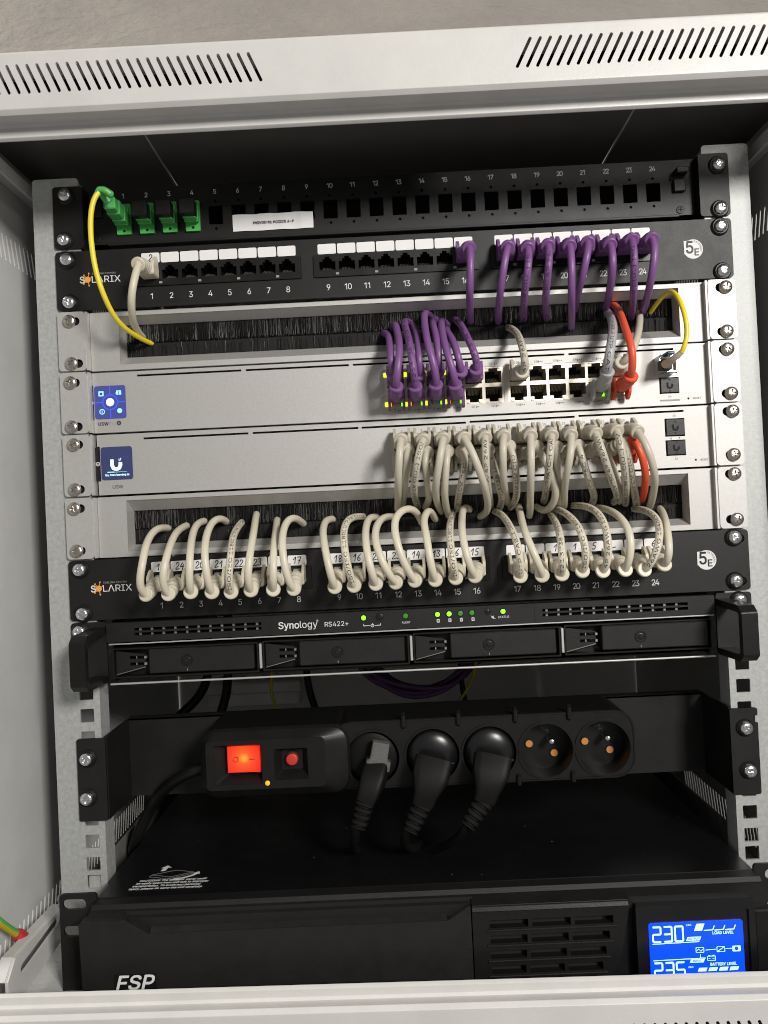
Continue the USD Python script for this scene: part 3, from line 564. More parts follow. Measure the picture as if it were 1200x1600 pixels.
z = NZ1 - 10.6
part(bezm, 'icon', plate(unary_union([LineString([(-33, z + 1.2), (-33, z), (-28.6, z)]).buffer(.2), LineString([(-25, z), (-21, z), (-21, z + 1.2)]).buffer(.2), disc(-26.8, z, 1.2, 5).difference(disc(-26.8, z, .85, 5)), sbox(-27, z, -26.6, z + 1.6)]), NY - .1, NY), 'print_white')
part(bezm, 'icon_text', text('ALERT', 1.45, -3.0, NZ1 - 10.2, NY), 'print_white'); part(bezm, 'icon_text', text('STATUS', 1.45, 65.6, NZ1 - 9.6, NY), 'print_white')
for i, x in enumerate((19.6, 27.8, 35.9, 44.1)):
    q = rr(x - 1.0, x + 1.0, NZ1 - 10.7, NZ1 - 8.2, .4).difference(sbox(x - .55, NZ1 - 10.2, x + .55, NZ1 - 8.7)); part(bezm, 'icon', [plate(q, NY - .1, NY), text(str(i + 1), 1.1, x, NZ1 - 10.0, NY)], 'print_white')
part(bezm, 'icon', plate(unary_union([Polygon([(57, NZ1 - 8.8), (58.6, NZ1 - 7.6), (58.6, NZ1 - 10)]), LineString([(56.8, NZ1 - 7.8), (59.8, NZ1 - 10)]).buffer(.15)]), NY - .1, NY), 'print_white')
tz1, tz0 = -330.0, -351.0
for i in range(4):
    x0 = -211.2 + 106.2 * i; x1 = x0 + 103.4; dz = .55 * i
    a, b = tz0 + dz, tz1 + dz
    tr = part(nas, 'drive_tray', plate(rr(x0, x1, a, b, .8).difference(rr(x0 + 1.1, x1 - 1.1, a + 1.0, b - 1.0, .6)), NY - .6, NY + 12), 'black_plastic')
    part(tr, 'tray_back', bx(x0 + 1, x1 - 1, NY + 8, NY + 9, a + .8, b - .8), 'black_plastic')
    part(tr, 'tray_door', bx(x0 + 26.0, x1 - 3.2, NY - 1.4, NY + 6, a + 2.4, b - 1.4, .7), 'black_grain')
    # funnel-shaped grille left of the door, widening to the left
    poly = Polygon([(x0 + 1.8, a + 2.0), (x0 + 1.8, b - 2.2), (x0 + 22.5, b - 5.4), (x0 + 22.5, a + 6.8)])
    ss = [rr(x0 + 11.5, x0 + 23.5, zc - 1.1, zc + 1.1, .3) for zc in ((a + b) / 2 + 3.2, (a + b) / 2 - 1.4)]
    part(tr, 'tray_grille', plate(poly.difference(unary_union(ss)), NY + 2.2, NY + 3.2), 'black_grain')
    part(tr, 'grille_clip', [bx(x0 + 22.0, x0 + 23.6, NY + 1, NY + 4, zc - .9, zc + .9, .2) for zc in ((a + b) / 2 + 3.2, (a + b) / 2 - 1.4)] + [bx(x0 + 15.5, x0 + 16.2, NY + 3.3, NY + 4, zc - .9, zc + .9) for zc in ((a + b) / 2 + 3.2, (a + b) / 2 - 1.4)], 'zinc_dark')
    part(tr, 'grille_edge', tube([(x0 + 1.8, NY + 2.1, a + 2.0), (x0 + 22.5, NY + 2.1, a + 6.8)], .28, 6), 'zinc_dark')
    lx, lz = x0 + 53.0, (a + b) / 2 + .5
    part(tr, 'lock_ring', plate(disc(lx, lz, 4.0, 10).difference(disc(lx, lz, 3.1, 10)), NY - 2.0, NY - 1.3), 'black_plastic'); part(tr, 'lock', ycyl(lx, lz, 2.4, NY - 1.8, NY - 1.3, 20, .2), 'black_gloss')
    part(tr, 'key_slot', plate(disc(lx, lz, 1.1, 4).union(rr(lx - .5, lx + 1.6, lz - .4, lz + .4, .2)), NY - 2.0, NY - 1.78), 'void'); part(tr, 'lock_mark', bx(lx - .2, lx + .2, NY - 1.5, NY - 1.38, a + 3.4, a + 5), 'print_grey')
    if i < 3: part(nas, 'divider', bx(x1 + .5, x1 + 2.3, NY - 1.2, NY + 6, a + 2.5, b - 1.2, .3), 'silver')
for s in (-1, 1):
    part(nas, 'mounting_ear', plate(rr(*sorted((s * 215.5, s * 240.5)), NZ0 + 1, NZ1 + .5, 2), -2, -.2), 'black_steel')
    xo, xi = s * 224.0, s * 205.0
    zt, zb = NZ1 - 4.6, NZ0 + 3.0
    prof = LineString([(-2, zt - 1), (-34, zt - 2), (-37.5, zt - 5), (-37.5, zb + 5), (-34, zb + 2), (-2, zb + 1)])
    hx = sorted((s * 215.4, s * 226.0))
    part(nas, 'handle', xprof(prof.buffer(2.3, quad_segs=5, cap_style='flat'), *hx), 'black_plastic')
for q in ((123, 988), (1157, 938)):
    p = at(*q, -5); screw(nas, p[0], p[2], -2)
# ------------------------------------------------------------------ power strip on its bracket
strip = thing('power_strip', 'black power strip with lit red rocker switch and five round sockets on a recessed bracket', 'power strip', (0, 20, -452))
BY = 44.0
part(strip, 'bracket', [bx(-220.2, 222, BY, BY + 1.8, -451.0, -391.8), bx(-221, -219.2, -.3, BY + 1, -451, -392.2), bx(221, 222.8, -.3, BY + 1, -452.5, -392.2), bx(-220, 222, BY, BY + 9, -393.2, -391.6),
                        plate(rr(-240.2, -220, -451.2, -393.2, 1.5), -2, -.2), plate(rr(221, 240.4, -453, -392.6, 1.5).difference(sbox(238.6, -403, 242, -398)), -2, -.2)], 'black_steel')
screws4(strip, [(133, 1188), (134, 1250), (1168, 1139), (1174, 1206)], -2)
SZ1, SZ0 = -391.6, -437.8
SX = [-31.2, 11.4, 51.6, 91.6, 132.0]; SZ = -416.4
bodyp = rr(-60, 154.5, SZ0, SZ1 + 1.5, 14)
face = bodyp.difference(unary_union([disc(x, SZ, 18.8, 14) for x in SX]))
part(strip, 'socket_body', [plate(face, 0, 4), plate(bodyp.difference(bodyp.buffer(-2.2)), 4, BY)], 'black_plastic')
part(strip, 'body_edge', [tube([(a, 0.3, b) for a, b in list(bodyp.buffer(-.8).exterior.coords)], .9, 6)], 'black_plastic')
for i, x in enumerate(SX):
    prof = np.array([(18.8, 0), (18.8, 17), (0.0, 17.0)])
    th = np.linspace(0, 2 * math.pi, 41)
    V = [(x + r * math.cos(t), y, SZ + r * math.sin(t)) for t in th[:-1] for r, y in ((20.3, 0.2), (20.3, -.9), (18.9, -.9), (18.5, 17.0))] + [(x, 17, SZ)]
    F = []
    for j in range(40):
        a, b = j * 4, ((j + 1) % 40) * 4
        for q in range(3): F += [(a + q, a + q + 1, b + q + 1), (a + q, b + q + 1, b + q)]
        F.append((a + 3, 160, b + 3))
    s_ = part(strip, 'socket', tm(V, F), 'black_plastic', smooth=40)
    if i >= 3:
        e = at(861, 1157, 8) if i == 3 else at(948, 1152, 8); part(s_, 'earth_pin', ycyl(e[0], e[2], 2.3, 4, 17, 14, 1.5), 'chrome')
        for q in (((827, 1162), (866, 1176)) if i == 3 else ((914, 1158), (953, 1171))):
            e = at(*q, 16.5); part(s_, 'contact_hole', plate(disc(e[0], e[2], 2.6, 6), 16.5, 17), 'copper'); part(s_, 'hole_rim', plate(disc(e[0], e[2], 3.2, 6).difference(disc(e[0], e[2], 2.6, 6)), 16.2, 17), 'void')
for q in ((630, 1128), (716, 1124), (805, 1119), (889, 1115)):
    p = at(*q, -1); part(strip, 'peg', tube([(p[0], 1, p[2] + 5), (p[0], -1.2, p[2] + 4), (p[0], -1.2, p[2] - 3), (p[0], 1, p[2] - 4)], 1.7, 8), 'black_plastic')
for q in ((811, 1218), (896, 1213)):
    p = at(*q, -1); part(strip, 'peg', tube([(p[0], 1, p[2] + 3), (p[0], -1.2, p[2] + 2), (p[0], -1.2, p[2] - 3), (p[0], 1, p[2] - 4)], 1.7, 8), 'black_plastic')
# switch housing, standing further out
HX0, HX1 = -153.0, -47.0; hp = rr(HX0, HX1, SZ0 - 1.5, SZ1 + 1.0, 12); hy = -9.0
wells = [rr(-141.0, -108.2, -427.6, -400.2, 1), rr(-99.5, -76.0, -425.6, -404.0, 1)]
def ring(po, yo, pi, yi, n=64):
    A = [po.exterior.interpolate(t, normalized=True).coords[0] for t in np.arange(n) / n]; B_ = [pi.exterior.interpolate(t, normalized=True).coords[0] for t in np.arange(n) / n]
    V = [(a, yo, b) for a, b in A] + [(a, yi, b) for a, b in B_]; F = []
    for j in range(n): k = (j + 1) % n; F += [(j, k, k + n), (j, k + n, j + n)]
    return tm(V, F)
hin = rr(HX0 + 6, HX1 - 17, SZ0 + 6.5, SZ1 - 5.5, 3)
h0 = affinity.translate(hp, 0, 0)
house = part(strip, 'switch_housing', [plate(hp, -1, BY - 1), ring(hp, -1.0, hp.buffer(-1.6), -3.5), ring(hp.buffer(-1.6), -3.5, hin, hy)], 'black_plastic', smooth=50)
part(house, 'housing_face', plate(hin.difference(unary_union(wells)), hy - .5, hy + .6), 'black_plastic')
for w in wells:
    inner = affinity.scale(w, .62, .62); inner = affinity.translate(inner, 3.2 if w is wells[0] else 0, .8)
    part(house, 'well', ring(w, hy - .1, inner, hy + 7.6), 'black_plastic', smooth=False); part(house, 'well_floor', plate(inner.buffer(.4), hy + 7.4, hy + 7.8), 'black_plastic')
rk = [at(q[0], q[1], hy)[[0, 2]] for q in ((354, 1168), (405, 1165), (407, 1206), (357, 1209))]
rx0, rx1, rz0, rz1 = rk[0][0] + .3, rk[1][0], rk[3][1] + .4, rk[0][1]; rm = (rx0 + rx1) / 2
V = [(rx0, hy + 1, rz0), (rm, hy + 2.2, rz0), (rx1, hy - 1.5, rz0), (rx0, hy + 1, rz1), (rm, hy + 2.2, rz1), (rx1, hy - 1.5, rz1)]
pr_ = [(a, b) for a, b, _ in V[:3]]
rock = Polygon([(rx0, hy + .6), (rm, hy + 1.9), (rx1, hy - 1.0), (rx1, hy + 7.5), (rx0, hy + 7.5)])
_rc = np.array([rm, hy + 1.5, (rz0 + rz1) / 2 + .4]) * MM
M['rocker_red'] = usdkit.material(stage, '/World/Looks/rocker_lit', {'g': ('geometry', {}), 'm': ('mapping', {'location': tuple(-_rc / .013), 'scale': (1 / .013,) * 3}), 's': ('gradient_texture', {'gradient_type': 'spherical'}),
    'r': ('rgb_ramp', {'ramp': [(0, (.62, .012, .004)), (.35, (1.0, .045, .008)), (.7, (1.0, .11, .012)), (1, (1.0, .5, .04))]}), 'p': ('principled_bsdf', {'base_color': (.4, .02, .01), 'roughness': .25, 'emission_strength': .95})},
    [('g.position', 'm.vector'), ('m.vector', 's.vector'), ('s.fac', 'r.fac'), ('r.color', 'p.emission_color')], surface='p.BSDF')
rockm = part(strip, 'rocker_switch', hplate(rock, rz0, rz1), 'rocker_red', smooth=False)
part(rockm, 'rocker_mark', [plate(disc(rx0 + 5.4, (rz0 + rz1) / 2, 1.9).difference(disc(rx0 + 5.4, (rz0 + rz1) / 2, 1.6)), hy + .6, hy + 1.6), bx(rm + 4, rm + 8, hy - .2, hy + .5, (rz0 + rz1) / 2 - .2, (rz0 + rz1) / 2 + .2)], 'print_black')
part(rockm, 'rocker_frame', plate(sbox(rx0 - .9, rz0 - .9, rx1 + .9, rz1 + .9).difference(sbox(rx0, rz0, rx1, rz1)), hy + 2.6, hy + 7), 'red')
p = at(456, 1187, hy + 2); part(strip, 'reset_button', ycyl(p[0], p[2], 4.0, hy + 1.5, hy + 8, 24, .8), 'red_button'); part(strip, 'button_collar', plate(disc(p[0], p[2], 5.0).difference(disc(p[0], p[2], 4.05)), hy + 5.5, hy + 7.6), 'void')
p = at(418, 1224, hy - 1); part(strip, 'pilot_light', ycyl(p[0], p[2], 1.7, hy - 1.4, hy, 16, .8), 'led_orange')
q = at(588, 1111, BY - .5); part(strip, 'bracket_text', text('1 4', 2.8, q[0], -393.2, BY - .4, depth=.1), 'print_grey')
P_ = [at(330, 1196, 10), at(308, 1203, 12), at(280, 1215, 22), at(255, 1235, 36), at(236, 1262, 55), at(222, 1290, 60), at(208, 1330, 70)]
part(strip, 'supply_cord', tube(spline(P_, 40), 4.4, 12), 'black_plastic')
# plugs
def plug(label, i, neck, relief, w0, style):
    x = SX[i]; P = thing('power_plug', label, 'power plug', (x, 0, SZ - 18), 'black power plugs in the strip')
    th = np.linspace(0, math.pi / 2, 7); d = 6.5 if style else 3.0
    prof = np.array([(0, 0), (18.2, 0), (18.2, 10)] + [(18.2 * math.cos(t) ** .8 if t < 1.57 else 0, 10 + d * math.sin(t)) for t in th[1:]])
    m = trimesh.creation.revolve(prof, sections=36); v = m.vertices
    hd = part(P, 'plug_head', tm(np.stack([x + v[:, 0], 15.0 - v[:, 2] * 1.15, SZ + v[:, 1]], 1), m.faces), 'black_gloss' if style else 'plug_black', smooth=40)
    a, b = [at(*q, y) for q, y in zip(neck, (-9 if style else -5, -19))]; c = at(*relief, -22)
    n = 9; t = np.linspace(0, 1, n)[:, None]; path = a + (b - a) * t; path[:, 1] -= 3 * np.sin(t[:, 0] * math.pi)
    wd = np.interp(t[:, 0], [0, .35, .75, 1], [w0, w0 * .96, w0 * .62, w0 * .56] if style else [8.4, 8.8, 7.4, 6.6]); dp = np.interp(t[:, 0], [0, .3, 1], [8.5, 8.2, 5.6])
    part(P, 'plug_body', loft(path, wd, dp, 24, 4.5), 'plug_black', smooth=40)
    if not style:
        u = np.array([math.sin(.2), 0, math.cos(.2)]); 
        part(P, 'label_tab', loft([a + u * 17 + (0, -1, 0), a + u * 8 + (0, -1.5, 0), a + u * 5.2 + (0, -2, 0), a + u * 5 + (0, -2, 0), a - u * 1 + (0, -2, 0)], [6.0, 6.2, 6.4, 8.6, 8.6], [4, 5, 6, 6, 6], 24, 6), 'grey_tab', smooth=40)
    else:
        part(P, 'plug_ridge', tube([a + (-w0, -6.0, .2), a + (0, -8.8, .6), a + (w0, -6.0, .2)], .9, 8), 'plug_black')
    k = 26; t = np.linspace(0, 1, k)[:, None]; path = b + (c - b) * t
    ridge = ((np.arange(k) % 6) < 4); r0 = np.linspace(w0 * .54, w0 * .42, k) if style else np.linspace(6.6, 5.4, k)
    part(P, 'strain_relief', loft(path, np.where(ridge, r0, r0 * .68), np.where(ridge, 5.2, 3.9), 16, 3), 'plug_black', smooth=25)
    return P, c
mat('grey_tab', (.14, .137, .13), .55, bump=2.0, bscale=2600, var=.35, vscale=1800)
pl1, c1 = plug('black plug with grey textured tab, leftmost in the power strip', 0, ((590, 1196), (571, 1253)), (560, 1293), 8.6, 0)
pl2, c2 = plug('glossy domed black plug in the middle of the three plugs', 1, ((678, 1190), (660, 1256)), (641, 1298), 24.5 / 2 + 1, 1)
pl3, c3 = plug('glossy domed black plug, nearest to the empty sockets', 2, ((770, 1185), (756, 1251)), (731, 1290), 24.5 / 2 + 1, 1)
def pcord(P, c, pts): part(P, 'cord', tube(spline([c + (0, 0, 2)] + [at(*q) for q in pts], 40), 3.0, 10), 'plug_black')
pcord(pl1, c1, [(553, 1312, -14), (553, 1326, 8), (575, 1330, 45), (620, 1300, 90)])
pcord(pl2, c2, [(632, 1313, -14), (640, 1325, 2), (662, 1316, 40), (700, 1280, 95)])
pcord(pl3, c3, [(720, 1304, -16), (702, 1318, -5), (675, 1328, 12), (640, 1325, 30), (610, 1300, 90)])
# ------------------------------------------------------------------ UPS
UZ = -490.0; UY = -33.0; UF = -56.0
ups = thing('power_backup_unit', 'black rack power backup unit with a blue lit display, at the bottom of the cabinet', 'power backup unit', (0, 0, -578))
part(ups, 'chassis', [bx(-217.5, 217.5, UY, 380, UZ - 86, UZ, .8)], 'black_gloss')
zz = UZ - .02
part(ups, 'top_crease', [bx(-217, 217, UY - 0.5, UY + .5, UZ - .4, UZ + .25)], 'black_gloss')
XL = at(122, 1440, UF)[0]; XV0 = at(736, 1415, UF)[0]; XV1 = at(985, 1412, UF)[0]; XD0 = at(992, 1413, UF)[0]; XD1 = at(1178, 1408, UF)[0]
zbl = at(430, 1428, UF)[2]; zbv = at(860, 1412, UF)[2]
part(ups, 'top_ledge', [xprof(Polygon([(UY, UZ), (UY, UZ - 12), (UF + 4, UZ - 12), (UF + 4, UZ - 4.5), (UF + 12, UZ - 2.6), (UF + 14, UZ - .2)]), -217, 217)], 'black_steel')
part(ups, 'bezel_core', bx(-218, 217.5, UF + 7, UY, -577, UZ - 11.8), 'black_plastic')
# left cover with a long grip recess along its top
x0, x1 = XL, XV0 - .4; gx0, gx1 = at(196, 1450, UF)[0], at(700, 1420, UF)[0]
cov = Polygon([(x0 + 2, -577), (x1, -577), (x1, zbl), (gx1 + 14, zbl), (gx1, zbl - 9), (gx0 + 14, zbl - 9), (gx0, zbl), (x0 + 2, zbl), (x0, zbl - 2)]).buffer(-.8).buffer(.8, quad_segs=3)
cv = part(ups, 'left_cover', [plate(cov, UF, UF + 7)], 'black_grain')
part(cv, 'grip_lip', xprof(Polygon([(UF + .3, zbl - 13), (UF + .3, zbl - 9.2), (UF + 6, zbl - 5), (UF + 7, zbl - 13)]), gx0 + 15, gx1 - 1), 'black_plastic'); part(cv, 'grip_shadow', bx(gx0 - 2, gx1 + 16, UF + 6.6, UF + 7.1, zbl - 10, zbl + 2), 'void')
part(cv, 'grip_rib', [bx(gx0 + 40 + 33 * i, gx0 + 41.2 + 33 * i, UF + 5.8, UF + 7, zbl - 4, zbl - 2.4) for i in range(6)], 'black_plastic')
# centre cover with four vent rows
x0, x1 = XV0 + .4, XV1; zt = zbv + .3
v = Polygon([(x0, -577), (x1 - 17, -577), (x1, zt), (x0, zt)])
rows = []; bars = []
for r in range(4):
    zc = at(860, 1440 + 24.0 * r, UF)[2]; xa, xb = x0 + 9.5, x1 - 10 - 2.6 * r
    segs = np.linspace(xa, xb, 4)
    for j in range(3): rows.append(rr(segs[j] + 1.2, segs[j + 1] - 1.2, zc - 2.6, zc + 2.4, .4))
    bars.append(bx(xa - .5, xb + 1.5, UF - 1.4, UF + 1, zc - 4.4, zc - 3.2, .3))
cc = part(ups, 'vent_cover', [plate(v.buffer(-.6).buffer(.6, quad_segs=3).difference(unary_union(rows)), UF, UF + 5), xprof(Polygon([(UF + .2, zt - 4), (UF - .9, zt - 3), (UF + .4, zt + .2), (UF + 6, zt + 2), (UF + 6, zt - 4)]), x0 + .2, x1 - 1.5)], 'black_plastic')
for b in bars: part(cc, 'vent_fin', b, 'black_plastic')
part(cc, 'vent_dark', bx(x0 + 6, x1 - 17, UF + 5.3, UF + 5.8, -576, zt - 5), 'void')
# display module
x0, x1 = XD0, XD1; zt = at(1085, 1411, UF)[2]
dp_ = part(ups, 'display_panel', [plate(rr(x0, x1, -577, zt, .8).difference(rr(x0 + 3, x1 - 4, -575, zt - 4.4, 1)), UF - 1, UF + 5), bx(x0 + 2, x1 - 3, UF + .6, UF + 2, -576, zt - 2)], 'black_gloss')
a, b = at(1013, 1442, UF), at(1160, 1438, UF); X0, X1, Z1, Z0 = a[0], b[0], (a[2] + b[2]) / 2, -573.0
lcd = part(dp_, 'display', plate(rr(X0, X1, Z0, Z1, 1.4), UF - .2, UF + .5), 'lcd_blue')
yy = UF - .2; Wd = X1 - X0
SEG = {'0': 'abcdef', '2': 'abged', '3': 'abgcd', '5': 'afgcd'}
def digits(s, x, z, w, h, t):
    out = []
    for i, ch in enumerate(s):
        q = x + i * w * 1.42
        for g in SEG[ch]:
            L = {'a': ((q, z + h), (q + w, z + h)), 'g': ((q, z + h / 2), (q + w, z + h / 2)), 'd': ((q, z), (q + w, z)), 'f': ((q, z + h / 2), (q, z + h)), 'b': ((q + w, z + h / 2), (q + w, z + h)), 'e': ((q, z), (q, z + h / 2)), 'c': ((q + w, z), (q + w, z + h / 2))}[g]
            l = LineString(L); out.append(l.interpolate(.12 * l.length).buffer(0) if False else LineString([l.interpolate(.09, True), l.interpolate(.91, True)]).buffer(t, quad_segs=2))
    return plate(unary_union(out), yy - .1, yy)
part(lcd, 'display_digits', digits('230', X0 + 2.4, Z1 - 11.6, 4.9, 9.2, .55), 'lcd_white'); part(lcd, 'display_digits', digits('235', X0 + 2.4, Z1 - 34.0, 4.9, 9.2, .55), 'lcd_white')
def ltx(s, h, x, z, **k): part(lcd, 'display_text', text(s, h, x, z, yy, **k), 'lcd_white')
ltx('VAC', 1.2, X0 + 25, Z1 - 2.4); ltx('VAC', 1.2, X0 + 25, Z1 - 28.6); ltx('LOAD LEVEL', 1.7, X1 - 12.6, Z1 - 8.2, bold=True, sx=.95); ltx('BATTERY LEVEL', 1.7, X1 - 13.2, Z1 - 27.7, bold=True, sx=.92)
para = lambda x, z, w, h: Polygon([(x, z), (x + w, z), (x + w + h * .4, z + h), (x + h * .4, z + h)])
shp = [LineString([(X0 + 2, Z1 - 12.9), (X0 + 31, Z1 - 12.4)]).buffer(.22), LineString([(X0 + 2, Z1 - 23.2), (X0 + 31, Z1 - 22.8)]).buffer(.22), para(X0 + 23, Z1 - 11.6, 8.6, 2.3), para(X0 + 24.6, Z1 - 25.4, 8.6, 2.2)]
shp += [para(X0 + 28.2, Z1 - 5.7, 5.0, 4.4)] + [LineString([(X0 + 34.6 + 6.6 * i, Z1 - 5.6), (X0 + 40.0 + 6.6 * i, Z1 - 5.4), (X0 + 41.0 + 6.6 * i, Z1 - 3)]).buffer(.28) for i in range(3)]
shp += [para(X0 + 29.3 + 6.6 * i, Z1 - 31.0, 5.2, 2.2) for i in range(4)]
for i, x in enumerate((X0 + 31.3, X0 + 44.4, X0 + 54.2)):
    q = rr(x - 2.6, x + 2.6, Z1 - 19.4, Z1 - 15.9, .5); shp.append(q.difference(q.buffer(-.35)) if i < 2 else q.difference(disc(x, Z1 - 17.6, 1.2)))
shp += [LineString([(X0 + 29.6, Z1 - 17.8), (X0 + 30.6, Z1 - 17), (X0 + 31.9, Z1 - 18.4), (X0 + 33, Z1 - 17.4)]).buffer(.18), LineString([(X0 + 42.6, Z1 - 18.8), (X0 + 46.2, Z1 - 16.5)]).buffer(.18), LineString([(X0 + 35, Z1 - 17.8), (X0 + 41, Z1 - 17.6)]).buffer(.2), LineString([(X0 + 47.6, Z1 - 17.5), (X0 + 51.2, Z1 - 17.4)]).buffer(.2)]
q = rr(X0 + 35.6, X0 + 41.0, Z1 - 24.6, Z1 - 21.6, .4); shp += [q.difference(q.buffer(-.35)), sbox(X0 + 36.4, Z1 - 21.6, X0 + 37.5, Z1 - 21.1), sbox(X0 + 39.0, Z1 - 21.6, X0 + 40.1, Z1 - 21.1), sbox(X0 + 36.4, Z1 - 23.3, X0 + 37.6, Z1 - 23.0), sbox(X0 + 39.0, Z1 - 23.3, X0 + 40.2, Z1 - 23.0), LineString([(X0 + 31.4, Z1 - 20.4), (X0 + 31.4, Z1 - 22.6), (X0 + 34.6, Z1 - 22.8)]).buffer(.2)]
part(lcd, 'display_marks', plate(unary_union(shp), yy - .1, yy), 'lcd_white')
part(lcd, 'display_words', [text('OUTPUT', 1.3, X0 + 27.8, Z1 - 11.1, yy - .1, bold=True), text('INPUT', 1.2, X0 + 29.2, Z1 - 24.9, yy - .1, bold=True)], 'lcd_blue')
# ears
for s in (-1, 1):
    x0, x1 = sorted((s * 216.5, s * 241.5)); zc = at(115, 1411, UY)[2] if s < 0 else at(115, 1411, UY)[2]
    hs = [LineString([(s * 231.5 - 4.4, zc - d), (s * 231.5 + 4.4, zc - d)]).buffer(3.4, quad_segs=6) for d in (0, 17.5, 60)]
    part(ups, 'ear', plate(rr(x0, x1, -577, zc + 6.8, 2.5).difference(unary_union(hs)), UY - 2, UY), 'black_steel')
# bezel end piece and logo
part(ups, 'end_cover', bx(XD1 + .8, 219.5, UF + 2, UY, -577, at(1185, 1425, UF)[2], 1), 'black_plastic')
p0 = at(184, 1547, UF); p1 = at(240, 1526, UF)
part(cv, 'logo_plate', plate(rr(p0[0] - 2, p1[0] + 1.5, p0[2] - 1.5, p1[2] + 2.2, .3), UF - .3, UF), 'black_gloss')
part(cv, 'logo_text', text('FSP', 8.6, (p0[0] + p1[0]) / 2, p0[2] + .2, UF - .3, bold=True, shear=.28, sx=1.12), 'print_white')
# printed caution note on the top sheet
def flat_text(s, h, x, y, z, **k):
    m = meshkit.text_mesh(s, h, .08, k.get('bold', False)); v = m.vertices; return tm(np.stack([x + v[:, 0] * k.get('sx', 1) + v[:, 1] * k.get('shear', 0), y + v[:, 1] * k.get('sy', 1), z + v[:, 2]], 1), m.faces)
base = at(200, 1391, UZ, 2); lns = ['CAUTION!!! The left front  panel could', 'be easily apart from unit due to improper', 'transportation. To avoid any personal', 'injury, please do carry the unit carefully.']
for i, s in enumerate(lns):
    m = flat_text(s, 2.1, 0, 0, 0, bold=True, sy=1.0, shear=.2); m.vertices[:, 0] *= 50.0 / np.ptp(m.vertices[:, 0]) * (1.0 if i in (1, 3) else .93)
    m.apply_translation((base[0] + 1.2 * (3 - i), base[1] + 3.7 * (3 - i), UZ + .05)); part(ups, 'caution_text', m, 'print_white')
c0 = at(266, 1365, UZ, 2)
bxp = [(-14, -2), (2, -9), (18, 2), (3, 9)]
dr = unary_union([LineString([(c0[0] + a, c0[1] + b) for a, b in bxp + bxp[:1]]).buffer(.22), LineString([(c0[0] - 14, c0[1] - 2), (c0[0] - 15, c0[1] - 7), (c0[0] + 1, c0[1] - 14), (c0[0] + 2, c0[1] - 9)]).buffer(.22), LineString([(c0[0] + 1, c0[1] - 14), (c0[0] + 17, c0[1] - 3), (c0[0] + 18, c0[1] + 2)]).buffer(.22)])
part(ups, 'caution_drawing', hplate(affinity.scale(dr, .9, .55, origin=(c0[0], c0[1])), UZ + .02, UZ + .1), 'print_grey')
arr = unary_union([Polygon([(-9, 8), (-5.5, 8), (-4.5, 17), (-2, 17), (-6, 23), (-10, 16), (-8, 16.5)]), LineString([(6, -15), (12, -13), (18, -8), (21, -3)]).buffer(1.3), Polygon([(18, -2), (24, -4), (22.5, 3)]), Polygon([(4, -18), (11, -19), (7.5, -12)])])
part(ups, 'caution_arrows', hplate(affinity.translate(affinity.scale(arr, .9, .55, origin=(0, 0)), c0[0], c0[1]), UZ + .02, UZ + .1), 'print_white')
rng = np.random.RandomState(3); dust = []
for k in range(34):
    x, y = rng.uniform(-210, 212), UY + 8 + rng.rand() ** 1.6 * 150; r = rng.uniform(.1, .32)
    d = trimesh.creation.icosphere(0, r); d.apply_scale((rng.uniform(.7, 2), rng.uniform(.7, 2), .5)); d.apply_translation((x, y, UZ + r * .3)); dust.append(d)
part(ups, 'dust_specks', dust, 'print_grey', kind='stuff')
# ------------------------------------------------------------------ things behind, seen through the gap under the storage server
def wire(name, label, category, m, r, pts, group=None, n=40):
    P = [at(*q) for q in pts]; single(name, tube(spline(P, n), r, 10), m, label, category, group, smooth=60)
wire('black_cable', 'thick black cable hanging behind the gap, leftmost', 'cable', 'black_plastic', 5, [(325, 960, 300), (318, 1075, 300), (300, 1100, 298), (268, 1130, 290), (240, 1180, 280)], 'dark cables behind the gap')
wire('black_cable', 'thick black cable curving down in front of the pale box', 'cable', 'black_plastic', 5, [(356, 960, 290), (354, 1080, 290), (348, 1105, 290), (335, 1140, 285), (320, 1190, 280)], 'dark cables behind the gap')
wire('black_cable', 'thin black cable right of the yellow wire behind the gap', 'cable', 'black_plastic', 4, [(480, 960, 300), (484, 1080, 300), (494, 1110, 298), (510, 1150, 290)], 'dark cables behind the gap')
wire('black_cable', 'thin black cable hanging behind the middle of the gap', 'cable', 'black_plastic', 3, [(720, 980, 320), (722, 1070, 320), (728, 1100, 320), (745, 1160, 320)], 'dark cables behind the gap')
wire('yellow_wire', 'thin yellow fibre cord behind the gap, beside the pale box', 'cable', 'yellow', 1.6, [(428, 960, 280), (424, 1070, 280), (426, 1090, 280), (434, 1112, 276), (460, 1160, 270)])
wire('yellow_wire', 'thin yellow fibre cord slanting through the middle of the gap', 'cable', 'yellow', 1.6, [(745, 1010, 280), (738, 1060, 280), (728, 1080, 280), (715, 1100, 278), (690, 1140, 270)])
bp = at(382, 1090, 330)
box_ = thing('junction_box', 'pale flat wall box seen dimly behind the gap under the storage server', 'junction box', (bp[0], 372, -470))
part(box_, 'box', bx(bp[0] - 48, bp[0] + 62, 345, 372, -460, bp[2] + 2, 2), 'white_label'); part(box_, 'box_lid', bx(bp[0] - 54, bp[0] + 66, 335, 350, bp[2] + 2, bp[2] + 16, 2), 'white_label')
rng = np.random.RandomState(5)
for k in range(9):
    o = rng.uniform(-1, 1, 6) * 14
    wire('purple_cable', 'dark purple network cable in the coil behind the gap', 'cable', 'purple', 2.8, [(575 + o[0], 1030, 290 + o[1]), (595 + o[0], 1060 + .3 * o[2], 285 + o[1]), (640 + o[3], 1080 + .6 * o[2], 280 + o[1]), (690 + o[4], 1075 + .5 * o[2], 282 + o[1]), (745 + o[5], 1030, 290)], 'purple cables coiled behind the gap')
